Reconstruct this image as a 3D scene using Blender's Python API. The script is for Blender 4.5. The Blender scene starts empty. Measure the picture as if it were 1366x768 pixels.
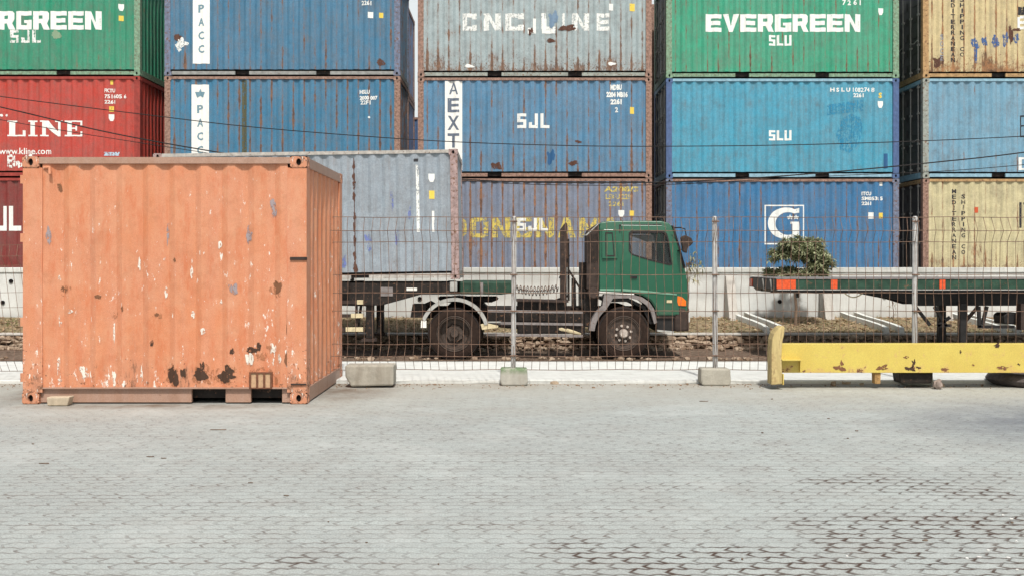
import bpy, bmesh, math, random
from mathutils import Vector, Euler, noise as mnoise
random.seed(7)
R = math.radians
scene = bpy.context.scene
C = scene.collection
F = 1477.0          # focal length in photo pixels
HZ = 348.0          # horizon row of the photo
CAMZ = 1.5
# ------------------------------------------------------------------ camera, light, exposure
cam_d = bpy.data.cameras.new('camera'); cam = bpy.data.objects.new('camera', cam_d); C.objects.link(cam)
cam.location = (0, 0, CAMZ); cam.rotation_euler = (R(90), 0, 0)
cam_d.sensor_width = 36; cam_d.lens = F/1366*36; cam_d.shift_y = -(384-HZ)/1366
cam_d.clip_start = .1; cam_d.clip_end = 3000
scene.camera = cam
SUN_EL, SUN_AZ = R(56), R(8)
sv = Vector((math.sin(SUN_AZ)*math.cos(SUN_EL), -math.cos(SUN_AZ)*math.cos(SUN_EL), math.sin(SUN_EL)))
w = bpy.data.worlds.new('World'); scene.world = w; w.use_nodes = True
nt = w.node_tree; bg = nt.nodes['Background']
sky = nt.nodes.new('ShaderNodeTexSky'); sky.sky_type = 'NISHITA'; sky.sun_disc = False
sky.sun_elevation = SUN_EL; sky.sun_rotation = math.atan2(sv.x, sv.y)
sky.air_density = 1.0; sky.dust_density = 7.0; sky.ozone_density = 0.6
tcw = nt.nodes.new('ShaderNodeTexCoord'); sxyz = nt.nodes.new('ShaderNodeSeparateXYZ'); nt.links.new(tcw.outputs['Generated'], sxyz.inputs[0])
mr = nt.nodes.new('ShaderNodeMapRange'); nt.links.new(sxyz.outputs[2], mr.inputs[0]); mr.inputs[1].default_value = .24; mr.inputs[2].default_value = .48; mr.inputs[3].default_value = .85; mr.inputs[4].default_value = .06
hz = nt.nodes.new('ShaderNodeMix'); hz.data_type = 'RGBA'; nt.links.new(mr.outputs[0], hz.inputs[0]); nt.links.new(sky.outputs[0], hz.inputs[6]); hz.inputs[7].default_value = (11, 11.7, 11.7, 1)   # white haze low over the horizon
nt.links.new(hz.outputs[2], bg.inputs[0]); bg.inputs[1].default_value = 0.085
sun_d = bpy.data.lights.new('sun', 'SUN'); sun = bpy.data.objects.new('sun', sun_d); C.objects.link(sun)
sun_d.energy = 3.85; sun_d.angle = R(2.5); sun_d.color = (1, .965, .91)
sun.rotation_euler = sv.to_track_quat('Z', 'Y').to_euler(); sun.location = (10, -10, 30)
scene.view_settings.view_transform = 'Standard'; scene.view_settings.look = 'None'
scene.view_settings.gamma = 1; scene.view_settings.exposure = -0.02
# ------------------------------------------------------------------ helpers
def PX(x, y, d):    # photo pixel at a given distance -> world point
    return ((x-683)*d/F, d, CAMZ+(HZ-y)*d/F)
def xz(x, y, d):
    p = PX(x, y, d); return (p[0], p[2])
def S(r, g, b, k=1.0):
    f = lambda c: ((c/255+.055)/1.055)**2.4 if c/255 > .04045 else c/255/12.92
    return (f(r)*k, f(g)*k, f(b)*k)
class NT:
    def __init__(s, name):
        s.m = bpy.data.materials.new(name); s.m.use_nodes = True; s.t = s.m.node_tree
        s.b = s.t.nodes['Principled BSDF']; s.out = s.t.nodes['Material Output']
        s.tc = s.t.nodes.new('ShaderNodeTexCoord'); s.obj = s.tc.outputs['Object']
    def lk(s, sock, v):
        if isinstance(v, bpy.types.NodeSocket): s.t.links.new(v, sock)
        elif isinstance(v, (tuple, list)) and len(v) == 3 and sock.type == 'RGBA': sock.default_value = (*v, 1)
        else: sock.default_value = v
    def math(s, op, a, b=0.0, c=None, clamp=False):
        n = s.t.nodes.new('ShaderNodeMath'); n.operation = op; n.use_clamp = clamp
        s.lk(n.inputs[0], a); s.lk(n.inputs[1], b)
        if c is not None: s.lk(n.inputs[2], c)
        return n.outputs[0]
    def noise(s, vec, scale, detail=3, rough=.55, stretch=None, off=None):
        if stretch or off:
            mp = s.t.nodes.new('ShaderNodeMapping'); s.lk(mp.inputs[0], vec)
            if stretch: mp.inputs[3].default_value = stretch
            if off: mp.inputs[1].default_value = off
            vec = mp.outputs[0]
        n = s.t.nodes.new('ShaderNodeTexNoise'); s.lk(n.inputs['Vector'], vec)
        n.inputs['Scale'].default_value = scale; n.inputs['Detail'].default_value = detail
        n.inputs['Roughness'].default_value = rough
        return n.outputs[0]
    def ramp(s, v, a, b, lo=0.0, hi=1.0):
        n = s.t.nodes.new('ShaderNodeMapRange'); s.lk(n.inputs[0], v)
        n.inputs[1].default_value = a; n.inputs[2].default_value = b
        n.inputs[3].default_value = lo; n.inputs[4].default_value = hi
        return n.outputs[0]
    def mix(s, f, a, b, mode='MIX'):
        n = s.t.nodes.new('ShaderNodeMix'); n.data_type = 'RGBA'; n.blend_type = mode
        s.lk(n.inputs[0], f); s.lk(n.inputs[6], a); s.lk(n.inputs[7], b)
        return n.outputs[2]
    def sep(s, vec):
        n = s.t.nodes.new('ShaderNodeSeparateXYZ'); s.lk(n.inputs[0], vec); return n.outputs
    def comb(s, x, y, z):
        n = s.t.nodes.new('ShaderNodeCombineXYZ')
        for i, v in enumerate((x, y, z)): s.lk(n.inputs[i], v)
        return n.outputs[0]
    def bump(s, h, strength, dist=.01):
        n = s.t.nodes.new('ShaderNodeBump'); s.lk(n.inputs['Height'], h)
        n.inputs['Strength'].default_value = strength; n.inputs['Distance'].default_value = dist
        s.t.links.new(n.outputs[0], s.b.inputs['Normal'])
    def done(s, col=None, rough=.6, metal=0.0, spec=.5):
        if col is not None: s.lk(s.b.inputs['Base Color'], col)
        s.lk(s.b.inputs['Roughness'], rough); s.b.inputs['Metallic'].default_value = metal
        s.b.inputs['Specular IOR Level'].default_value = spec
        return s.m
RUST_D, RUST_L = (.075, .036, .022), (.22, .115, .065)
PITCH = .278
def paint(name, col, rust=.3, streak=.5, seed=0, rough=.5, fade=.3, speck=.3, bottom=.3, x0=-2.879, along='X', grain=.55, rl=RUST_L, chips=0.0, chipcol=(.75, .74, .68), mark=None):
    n = NT(name); o = n.obj; off = (seed*13.7, seed*5.13, seed*2.9)
    c = n.sep(o); x = c[0] if along == 'X' else c[1]; z = c[2]
    big = n.noise(o, 1.1, 4, .6, off=off)
    vst = n.noise(o, 1.0, 3, .6, stretch=(9, 9, .5), off=off)
    fine = n.noise(o, 38 if seed < 51 or seed > 53 else 105, 5, .85, off=off)
    med = n.noise(o, 6.5, 5, .7, off=off)
    light = tuple(min(.85, a*.78+.13) for a in col)
    dark = tuple(a*.62 for a in col)
    k = n.mix(n.ramp(vst, .38, .66, 0, fade), col, light)
    k = n.mix(n.ramp(big, .36, .62, 0, fade*.8), k, light)
    k = n.mix(n.ramp(med, .5, .72, 0, .45), k, dark)
    k = n.mix(n.ramp(fine, .44, .62, 0, grain), k, dark); k = n.mix(n.ramp(fine, .46, .34, 0, grain*.6), k, light)
    grime = n.noise(o, 2.3, 7, .8, off=(seed*7.7, 3, 1)); gv = n.noise(o, 1.0, 5, .75, stretch=(14, 14, 1.2), off=(seed*3.1, 2, 6))
    k = n.mix(n.math('MULTIPLY', n.ramp(grime, .4, .66, .04, .62), n.ramp(gv, .35, .62, .25, 1)), k, (.125, .105, .09)) if seed < 50 or seed == 61 else k
    # rust columns following the corrugation
    u = n.math('DIVIDE', n.math('SUBTRACT', x, x0), PITCH)
    fr = n.math('FRACT', u); idx = n.math('FLOOR', u)
    band = n.math('SUBTRACT', 1.0, n.math('MULTIPLY', n.math('ABSOLUTE', n.math('SUBTRACT', fr, .36)), 6.5), clamp=True)
    ncol = n.noise(n.comb(n.math('MULTIPLY', idx, 3.7), seed*3.3, n.math('MULTIPLY', z, 1.25)), 1.0, 3, .6)
    nst = n.noise(o, 1.0, 6, .78, stretch=(30, 30, 9), off=off)
    v = n.math('ADD', n.math('MULTIPLY', ncol, .55), n.math('MULTIPLY', nst, .45))
    v = n.math('ADD', v, n.math('MULTIPLY', band, .21*streak))
    if streak > .3: k = n.mix(n.math('MULTIPLY', n.math('MULTIPLY', band, min(.75, .5*streak)), n.ramp(nst, .36, .6), clamp=True), k, tuple(a*.45+.09*b for a, b in zip(col, (1.5, 1.1, .95))))
    low = n.ramp(z, .15, 1.0, .16*bottom, 0)
    v = n.math('ADD', v, low)
    T = .705 - .14*rust
    m = n.ramp(v, T, T+.07)
    sp = n.ramp(n.math('ADD', n.noise(o, 21, 5, .75, off=off), n.math('MULTIPLY', low, 1.2)), .74-.1*speck, .79-.1*speck)
    m = n.math('MAXIMUM', m, sp)
    rc = n.mix(n.ramp(med, .35, .65), RUST_D, rl)
    # pale halo of bleached paint around the rust
    halo = n.ramp(v, T-.1, T+.02, 0, .35)
    k = n.mix(halo, k, tuple(a*.5+b*.5 for a, b in zip(light, RUST_L)))
    if chips:
        mo = n.noise(o, 3.1, 7, .8, off=(2, 9, 4)); mo2 = n.noise(o, 1.0, 6, .8, stretch=(7, 7, 2.2), off=(8, 1, 6))
        k = n.mix(n.ramp(mo, .47, .62, 0, .38), k, (.62, .33, .20)); k = n.mix(n.ramp(mo2, .5, .66, 0, .65), k, (.52, .15, .06)); k = n.mix(n.ramp(mo, .40, .30, 0, .35), k, (.48, .24, .15))
        ch = n.noise(o, 1.0, 6, .78, stretch=(24, 24, 8), off=(seed+31, 4, 2))
        lw = n.ramp(z, .1, 2.4, .075*chips, .0)
        cm = n.ramp(n.math('ADD', ch, n.math('ADD', lw, n.ramp(big, .4, .62, -.03, .03))), .655, .675)
        k = n.mix(cm, k, chipcol)
    k = n.mix(n.math('MULTIPLY', m, .93), k, rc)
    n.bump(n.math('ADD', n.math('MULTIPLY', m, -.4), n.math('MULTIPLY', fine, .5)), .35, .006)
    return n.done(k, n.math('ADD', n.math('MULTIPLY', m, .3), rough), spec=.4)
def simple(name, col, rough=.6, var=.25, scale=8, metal=0.0, spec=.25, rust=0.0, bump=.15, col2=None):
    n = NT(name); a = n.noise(n.obj, scale, 5, .65)
    d = col2 or tuple(c*(1-var) for c in col)
    l = tuple(min(.9, c*(1+var*.6)) for c in col)
    k = n.mix(n.ramp(a, .35, .65), d, l)
    if rust:
        r = n.noise(n.obj, scale*1.7, 5, .7, off=(5, 3, 9))
        k = n.mix(n.ramp(r, .66-.2*rust, .72-.2*rust, 0, .9), k, n.mix(a, RUST_D, RUST_L))
    if bump: n.bump(n.noise(n.obj, scale*5, 4, .7), bump, .01)
    return n.done(k, rough, metal, spec)
def letter_mat(name, col, wear=.3, seed=0):
    n = NT(name)
    a = n.noise(n.obj, 17, 5, .75, off=(seed, seed*2, 1)); b = n.noise(n.obj, 1, 3, .7, stretch=(30, 30, 2.5), off=(seed, 3, 1))
    v = n.math('ADD', n.math('MULTIPLY', a, .6), n.math('MULTIPLY', b, .4))
    k = n.mix(n.ramp(a, .35, .65, 0, .35), col, tuple(c*.72 for c in col))
    n.done(k, .6, spec=.3)
    tr = n.t.nodes.new('ShaderNodeBsdfTransparent'); mx = n.t.nodes.new('ShaderNodeMixShader')
    n.t.links.new(n.ramp(v, .60-.13*wear, .64-.13*wear), mx.inputs[0])
    n.t.links.new(n.b.outputs[0], mx.inputs[1]); n.t.links.new(tr.outputs[0], mx.inputs[2])
    n.t.links.new(mx.outputs[0], n.out.inputs[0])
    return n.m

def wl(o):
    v = Vector((0, 0, 0))
    while o is not None: v += o.location; o = o.parent
    return v
def props(o, label=None, cat=None, group=None, kind=None):
    if label: o['label'] = label
    if cat: o['category'] = cat
    if group: o['group'] = group
    if kind: o['kind'] = kind
    return o
def thing(name, label, cat, loc=(0, 0, 0), group=None, rotz=0):
    o = bpy.data.objects.new(name, None); C.objects.link(o); o.location = loc; o.rotation_euler = (0, 0, rotz)
    o.empty_display_size = .2
    return props(o, label, cat, group)
def put(name, mesh, mat, parent=None, loc=(0, 0, 0), rot=(0, 0, 0), scale=(1, 1, 1)):
    o = bpy.data.objects.new(name, mesh); C.objects.link(o)
    if not mesh.materials: mesh.materials.append(mat)
    o.material_slots[0].link = 'OBJECT'; o.material_slots[0].material = mat
    o.parent = parent; o.location = loc; o.rotation_euler = rot; o.scale = scale
    return o
class MB:
    def __init__(s): s.v = []; s.f = []
    def add(s, vs, fs):
        n = len(s.v); s.v += [tuple(p) for p in vs]; s.f += [tuple(i+n for i in f) for f in fs]; return s
    def box(s, x0, x1, y0, y1, z0, z1):
        return s.add([(x0, y0, z0), (x1, y0, z0), (x1, y1, z0), (x0, y1, z0), (x0, y0, z1), (x1, y0, z1), (x1, y1, z1), (x0, y1, z1)],
              [(3, 2, 1, 0), (4, 5, 6, 7), (0, 1, 5, 4), (1, 2, 6, 5), (2, 3, 7, 6), (3, 0, 4, 7)])
    def prism(s, poly, y0, y1):      # poly of (x,z)
        a = sum(poly[i][0]*poly[(i+1) % len(poly)][1]-poly[(i+1) % len(poly)][0]*poly[i][1] for i in range(len(poly)))
        if a < 0: poly = poly[::-1]
        n = len(poly)
        return s.add([(p[0], y0, p[1]) for p in poly]+[(p[0], y1, p[1]) for p in poly],
              [tuple(range(n)), tuple(range(2*n-1, n-1, -1))]+[((i+1) % n, i, i+n, (i+1) % n+n) for i in range(n)])
    def prismz(s, poly, z0, z1):     # poly of (x,y)
        n = len(poly)
        a = sum(poly[i][0]*poly[(i+1) % n][1]-poly[(i+1) % n][0]*poly[i][1] for i in range(n))
        if a < 0: poly = poly[::-1]
        return s.add([(p[0], p[1], z0) for p in poly]+[(p[0], p[1], z1) for p in poly],
              [tuple(range(n-1, -1, -1)), tuple(range(n, 2*n))]+[(i, (i+1) % n, (i+1) % n+n, i+n) for i in range(n)])
    def prismx(s, poly, x0, x1):     # poly of (y,z)
        n = len(poly)
        a = sum(poly[i][0]*poly[(i+1) % n][1]-poly[(i+1) % n][0]*poly[i][1] for i in range(n))
        if a < 0: poly = poly[::-1]
        return s.add([(x0, p[0], p[1]) for p in poly]+[(x1, p[0], p[1]) for p in poly],
              [tuple(range(n-1, -1, -1)), tuple(range(n, 2*n))]+[(i, (i+1) % n, (i+1) % n+n, i+n) for i in range(n)])
    def tube(s, pts, r, n=8, caps=True):
        pts = [Vector(p) for p in pts]; rs = r if isinstance(r, (list, tuple)) else [r]*len(pts)
        base = len(s.v); up = None
        for i, p in enumerate(pts):
            t = (pts[min(i+1, len(pts)-1)]-pts[max(i-1, 0)]).normalized()
            if up is None:
                up = Vector((0, 0, 1)) if abs(t.z) < .9 else Vector((0, 1, 0))
            a = t.cross(up).normalized(); b = a.cross(t).normalized(); up = b
            for k in range(n):
                q = 2*math.pi*(k+.5)/n
                s.v.append(tuple(p+(a*math.cos(q)+b*math.sin(q))*rs[i]))
        for i in range(len(pts)-1):
            for k in range(n):
                a0 = base+i*n+k; a1 = base+i*n+(k+1) % n
                s.f.append((a0, a1, a1+n, a0+n))
        if caps:
            s.f.append(tuple(base+k for k in range(n-1, -1, -1))); s.f.append(tuple(base+(len(pts)-1)*n+k for k in range(n)))
        return s
    def bar(s, p0, p1, w, h):        # rectangular bar lying in xz plane, w = width in the plane, h = y depth
        p0 = Vector(p0); p1 = Vector(p1); t = (p1-p0).normalized(); a = Vector((0, 1, 0)); b = t.cross(a).normalized()
        vs = []
        for p in (p0, p1):
            for sa, sb in ((-1, -1), (1, -1), (1, 1), (-1, 1)): vs.append(p+a*sa*h/2+b*sb*w/2)
        return s.add(vs, [(0, 3, 2, 1), (4, 5, 6, 7), (0, 1, 5, 4), (1, 2, 6, 5), (2, 3, 7, 6), (3, 0, 4, 7)])
    def lathe(s, prof, cx, cz, n=48, y0=0):  # around the y axis; prof of (radius, y)
        base = len(s.v); m = len(prof)
        for k in range(n):
            q = 2*math.pi*k/n
            for r, y in prof: s.v.append((cx+r*math.cos(q), y0+y, cz+r*math.sin(q)))
        for k in range(n):
            for j in range(m-1):
                a = base+k*m+j; b = base+((k+1) % n)*m+j
                s.f.append((a, a+1, b+1, b))
        return s
    def mesh(s, name, smooth=False):
        me = bpy.data.meshes.new(name); me.from_pydata(s.v, [], s.f); me.update()
        if smooth:
            for p in me.polygons: p.use_smooth = True
        return me
    def build(s, name, mat, parent=None, bevel=0, smooth=False, seg=2):
        o0 = wl(parent) if parent else Vector((0, 0, 0))
        s.v = [(a-o0.x, b-o0.y, c-o0.z) for a, b, c in s.v]
        me = s.mesh(name, smooth); me.materials.append(mat)
        o = bpy.data.objects.new(name, me); C.objects.link(o); o.parent = parent
        if bevel:
            md = o.modifiers.new('bevel', 'BEVEL'); md.width = bevel; md.segments = seg; md.limit_method = 'ANGLE'; md.angle_limit = R(35)
            md.harden_normals = False
        if smooth:
            try: me.set_sharp_from_angle(angle=R(40))
            except Exception: pass
        return o
def own(o, loc):   # move the origin of a single-mesh thing to its base without moving the geometry
    loc = Vector(loc)
    for v in o.data.vertices: v.co -= loc
    o.location = loc; return o

# ------------------------------------------------------------------ materials
M = {}
M['steel_dark'] = simple('dark_chassis_steel', (.018, .014, .012), .6, .5, 10, rust=.35)
M['steel_brown'] = simple('dusty_brown_steel', (.042, .029, .024), .7, .4, 9, rust=.3)
M['steel_grey'] = simple('dusty_grey_steel', (.20, .18, .175), .6, .3, 10, rust=.1)
M['steel_light'] = simple('pale_grey_steel', (.34, .34, .32), .5, .25, 10, rust=.12)
M['black'] = simple('black_paint', (.018, .017, .017), .5, .3, 12)
M['void'] = simple('dark_inside', (.008, .007, .007), .9, .1, 12)
M['tyre'] = simple('dusty_tyre_rubber', (.024, .014, .010), .9, .35, 11, bump=.3)
M['rubber'] = simple('black_rubber', (.022, .02, .02), .8, .3, 12)
M['rim'] = simple('dirty_wheel_steel', (.06, .045, .037), .6, .4, 12, rust=.3)
M['white_paint'] = simple('white_paint', (.72, .71, .67), .55, .12, 12)
M['cream_paint'] = simple('faded_cream_paint', (.55, .47, .30), .6, .2, 12)
M['reflector'] = simple('red_orange_reflector', (.62, .09, .03), .35, .25, 20)
M['wire'] = simple('rusty_fence_wire', (.19, .12, .085), .8, .4, 14, col2=(.10, .065, .05))
M['post'] = simple('galvanised_post', (.44, .44, .43), .5, .15, 14, metal=.2, rust=.0)
M['cable'] = simple('black_cable', (.02, .018, .018), .6, .2, 5)
M['wood'] = simple('weathered_board', (.26, .17, .12), .8, .4, 6)

def concrete(name, col, stain=.4, scale=3, moss=0, cracks=True, bumpd=.01):
    n = NT(name); a = n.noise(n.obj, scale, 6, .65); b = n.noise(n.obj, 1, 4, .65, stretch=(5, 5, .8), off=(3, 1, 7)); c = n.noise(n.obj, 42, 4, .7)
    k = n.mix(n.ramp(a, .4, .66, 0, stain), col, tuple(x*.55 for x in col))
    k = n.mix(n.ramp(b, .5, .72, 0, stain), k, (.2, .17, .13))
    k = n.mix(n.ramp(c, .35, .7, 0, .3), k, tuple(x*.6 for x in col))
    if moss:
        z = n.sep(n.obj)[2]
        mm = n.math('MULTIPLY', n.ramp(z, moss-.07, moss), n.ramp(a, .3, .5))
        k = n.mix(mm, k, (.13, .2, .1))
    n.bump(n.math('ADD', a, n.math('MULTIPLY', c, .5)), .5, bumpd)
    return n.done(k, .85, spec=.25)
M['kerb'] = concrete('white_kerb_concrete', (.68, .70, .67), .25)
M['wallc'] = None
M['block'] = concrete('rough_concrete_block', (.42, .40, .34), .6, 6, bumpd=.02)
M['block_moss'] = concrete('mossy_concrete_block', (.46, .45, .40), .5, 6, moss=.2)
M['channel'] = concrete('drain_channel_concrete', (.52, .50, .46), .4, 5)

def wall_mat():
    n = NT('whitewashed_wall'); o = n.obj; z = n.sep(o)[2]
    a = n.noise(o, 1.3, 6, .65); b = n.noise(o, 1, 4, .7, stretch=(4, 4, .7), off=(9, 2, 1)); c = n.noise(o, 30, 4, .7)
    k = n.mix(n.ramp(a, .38, .62, 0, .5), (.68, .70, .68), (.48, .49, .47))
    k = n.mix(n.ramp(b, .5, .7, 0, .4), k, (.42, .40, .36))
    k = n.mix(n.ramp(z, .0, .35, .4, 0), k, (.36, .31, .25))
    d = n.noise(o, 5, 5, .75, off=(4, 4, 4))
    k = n.mix(n.ramp(d, .64, .7, 0, .5), k, (.25, .22, .19))
    k = n.mix(n.ramp(c, .4, .7, 0, .2), k, (.4, .4, .38))
    n.bump(n.math('ADD', a, c), .35, .01)
    return n.done(k, .85, spec=.2)
M['wall'] = wall_mat()

def paving_mat():
    n = NT('zigzag_block_paving'); o = n.obj; c = n.sep(o); x, y = c[0], c[1]
    wob = n.noise(o, 1.3, 2, .5)
    PW, RH = .175, .100; XS = .8
    def tri(v, per, amp):   # triangle wave
        f = n.math('PINGPONG', n.math('DIVIDE', v, per), .5)
        return n.math('MULTIPLY', n.math('SUBTRACT', f, .25), amp*4)
    wy = n.math('MULTIPLY', n.math('SUBTRACT', wob, .5), .05)
    jy = n.math('ADD', y, n.math('ADD', tri(x, PW*.5, .008), wy))
    row = n.math('FLOOR', n.math('DIVIDE', jy, RH))
    jx = n.math('ADD', n.math('ADD', x, n.math('ADD', n.math('MULTIPLY', row, PW*.5), n.math('MULTIPLY', n.math('FRACT', n.math('MULTIPLY', n.math('SINE', n.math('MULTIPLY', row, 12.99)), 437.5)), PW*.42))), n.math('ADD', tri(jy, RH, .020), wy))
    def brick(ms, sm):
        br = n.t.nodes.new('ShaderNodeTexBrick'); n.lk(br.inputs['Vector'], n.comb(n.math('MULTIPLY', jx, XS), jy, 0.0))
        br.inputs['Scale'].default_value = 1; br.inputs['Brick Width'].default_value = PW*XS; br.inputs['Row Height'].default_value = RH
        br.inputs['Mortar Size'].default_value = ms; br.inputs['Mortar Smooth'].default_value = sm
        br.inputs['Color1'].default_value = (0, 0, 0, 1); br.inputs['Color2'].default_value = (1, 1, 1, 1); br.inputs['Mortar'].default_value = (.5, .5, .5, 1)
        br.inputs['Bias'].default_value = 0; br.offset = 0.0
        return br
    br = brick(.0084, .3); br2 = brick(.020, .8)
    mortar = br.outputs['Fac']; wide = br2.outputs['Fac']; tint = n.sep(br.outputs['Color'])[0]
    big = n.noise(o, .35, 4, .6); med = n.noise(o, 2.2, 5, .7, off=(3, 8, 0)); fine = n.noise(o, 75, 5, .85); pat = n.noise(o, 1.0, 4, .6, stretch=(1, 2.6, 1), off=(7, 1, 0))
    base = n.mix(n.ramp(big, .35, .65), (.430, .480, .468), (.370, .408, .398))
    base = n.mix(n.ramp(tint, 0, 1, 0, .34), base, (.29, .305, .30))
    base = n.mix(n.ramp(med, .45, .66, 0, .4), base, (.32, .32, .30))
    base = n.mix(n.ramp(fine, .46, .60, 0, .6), base, (.20, .20, .19))
    base = n.mix(n.ramp(fine, .46, .36, 0, .3), base, (.62, .65, .63))
    # dirt: open joints where the dust has been washed out
    def spot(cx, cy, rx, ry):
        dx = n.math('DIVIDE', n.math('SUBTRACT', x, cx), rx); dy = n.math('DIVIDE', n.math('SUBTRACT', y, cy), ry)
        d = n.math('SQRT', n.math('ADD', n.math('MULTIPLY', dx, dx), n.math('MULTIPLY', dy, dy)))
        return n.ramp(d, 0, 1.0, 1, 0)
    sp = n.math('MAXIMUM', spot(2.6, 5.95, 1.7, 1.25), n.math('MULTIPLY', spot(1.1, 5.5, 1.5, .7), .85))
    sp = n.math('MAXIMUM', sp, n.math('MULTIPLY', spot(-1.15, 5.5, .5, .3), .62))
    sp = n.math('MAXIMUM', sp, n.math('MULTIPLY', spot(2.8, 7.3, 1.6, 1.2), .5))
    dirt = n.ramp(n.math('ADD', n.math('MULTIPLY', sp, .60), n.math('MULTIPLY', pat, .9)), .56, .74)
    line = n.ramp(n.noise(o, 1.0, 4, .65, stretch=(1.3, 5, 1), off=(17, 5, 0)), .47, .7)
    brk = n.ramp(n.noise(o, 7, 4, .7, off=(9, 9, 0)), .36, .58, .25, 1)
    dirt = n.math('MULTIPLY', dirt, brk)
    jcol = n.mix(dirt, (.18, .165, .15), (.05, .028, .018))
    jw = n.math('MULTIPLY', mortar, n.math('MAXIMUM', n.math('MULTIPLY', dirt, .95), n.math('ADD', n.math('MULTIPLY', line, .95), n.ramp(med, .38, .62, .12, .45)))); jw = n.math('MULTIPLY', jw, n.ramp(y, 6, 11.5, 1, .5), clamp=True)
    k = n.mix(jw, base, jcol)
    k = n.mix(n.math('MULTIPLY', n.math('MULTIPLY', wide, dirt), n.ramp(med, .40, .56, .15, 1), clamp=True), k, (.07, .042, .03))
    # brown soil washed along the kerb, darker bluish patch on the right
    soil = n.ramp(n.math('ADD', y, n.math('MULTIPLY', n.math('SUBTRACT', med, .5), 1.2)), 12.9, 13.55)
    k = n.mix(n.math('MULTIPLY', soil, .55), k, (.27, .21, .15))
    soil2 = n.ramp(n.math('ADD', y, n.math('MULTIPLY', n.math('SUBTRACT', big, .5), 5)), 10.6, 12.6)
    k = n.mix(n.math('MULTIPLY', soil2, .35), k, (.43, .40, .33))
    dirt2 = n.math('MULTIPLY', n.math('MAXIMUM', spot(-1.95, 12.9, .75, 1.3), n.math('MAXIMUM', spot(-3.6, 11.5, 1.9, .35), spot(-5.3, 12.6, .5, 1.4))), n.ramp(med, .35, .6, .5, 1))
    k = n.mix(n.math('MULTIPLY', dirt2, 1.1, clamp=True), k, (.16, .125, .095))
    k = n.mix(n.ramp(n.noise(o, .8, 6, .75, off=(1, 22, 0)), .52, .66, 0, .35), k, (.50, .53, .515))
    bluish_patch = n.math('MULTIPLY', spot(5.4, 10.2, 2.2, 2.0), n.ramp(med, .32, .55, .5, 1))
    k = n.mix(n.math('MULTIPLY', bluish_patch, 1.1, clamp=True), k, (.13, .145, .17))
    h = n.math('SUBTRACT', n.math('ADD', n.math('MULTIPLY', fine, .25), n.math('MULTIPLY', tint, .25)), n.math('MULTIPLY', mortar, .9))
    n.bump(h, .8, .008)
    return n.done(k, .82, spec=.3)
M['paving'] = paving_mat()

def ground_mat(name, a, b, c, scale=3, bumpd=.03):
    n = NT(name); o = n.obj; p = n.noise(o, scale, 6, .7); q = n.noise(o, scale*7, 5, .75, off=(2, 2, 2))
    k = n.mix(n.ramp(p, .38, .62), a, b); k = n.mix(n.ramp(q, .48, .66, 0, .8), k, c)
    n.bump(n.math('ADD', p, q), .7, bumpd)
    return n.done(k, .9, spec=.15)
M['road'] = ground_mat('pale_concrete_road', (.62, .63, .61), (.52, .53, .50), (.42, .42, .38), 1.5, .01)
M['mud'] = ground_mat('dark_wet_mud', (.085, .058, .043), (.15, .105, .078), (.28, .22, .165), 1.6)
M['soil'] = ground_mat('dry_bank_soil', (.26, .19, .12), (.17, .15, .08), (.33, .27, .19), 2.2)
M['earth'] = ground_mat('yard_earth', (.26, .24, .21), (.2, .18, .16), (.3, .28, .25), .6)

# ------------------------------------------------------------------ the setting
def sheet(name, x0, x1, y0, y1, zf, nx, ny, mat, nz=0.0, kind='structure', fs=1.0):
    mb = MB()
    for j in range(ny+1):
        for i in range(nx+1):
            x = x0+(x1-x0)*i/nx; y = y0+(y1-y0)*j/ny
            z = zf(x, y) + (nz*mnoise.noise((x*1.3*fs, y*1.3*fs, 3)) if nz else 0)
            mb.v.append((x, y, z))
    for j in range(ny):
        for i in range(nx):
            a = j*(nx+1)+i; mb.f.append((a, a+1, a+nx+2, a+nx+1))
    o = mb.build(name, mat, smooth=True); props(o, kind=kind); return o
ROADZ = CAMZ-(480-HZ)/F*22.0       # -0.466
sheet('yard_paving', -60, 60, -40, 13.58, lambda x, y: 0, 60, 27, M['paving'])
k = MB().box(-60, 60, 13.582, 16.0, -.9, .045).build('concrete_kerb', M['kerb'], bevel=.015); props(k, kind='structure')
sheet('road', -120, 120, 16.002, 22.2, lambda x, y: ROADZ, 40, 8, M['road'])
sheet('mud_strip', -60, 60, 21.75, 25.1, lambda x, y: ROADZ+.004+(.0 if y < 22.1 else .02+.03*math.sin(x*.9+y*3)*.5)*0+.03*max(0, mnoise.noise((x*2.1, y*3.7, 1))), 480, 26, M['mud'])
# far ground: one sheet to the horizon lying under everything
sheet('ground', -900, 900, 27.62, 1500, lambda x, y: 1.03, 4, 4, M['earth'])
sheet('bank', -60, 60, 24.9, 27.3, lambda x, y: -.14+.26*(y-24.9)/2.4, 400, 16, M['soil'], nz=.035, fs=2)
sheet('under_ground', -900, 900, -900, 27.5, lambda x, y: -1.1, 2, 2, M['earth'])

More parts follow.
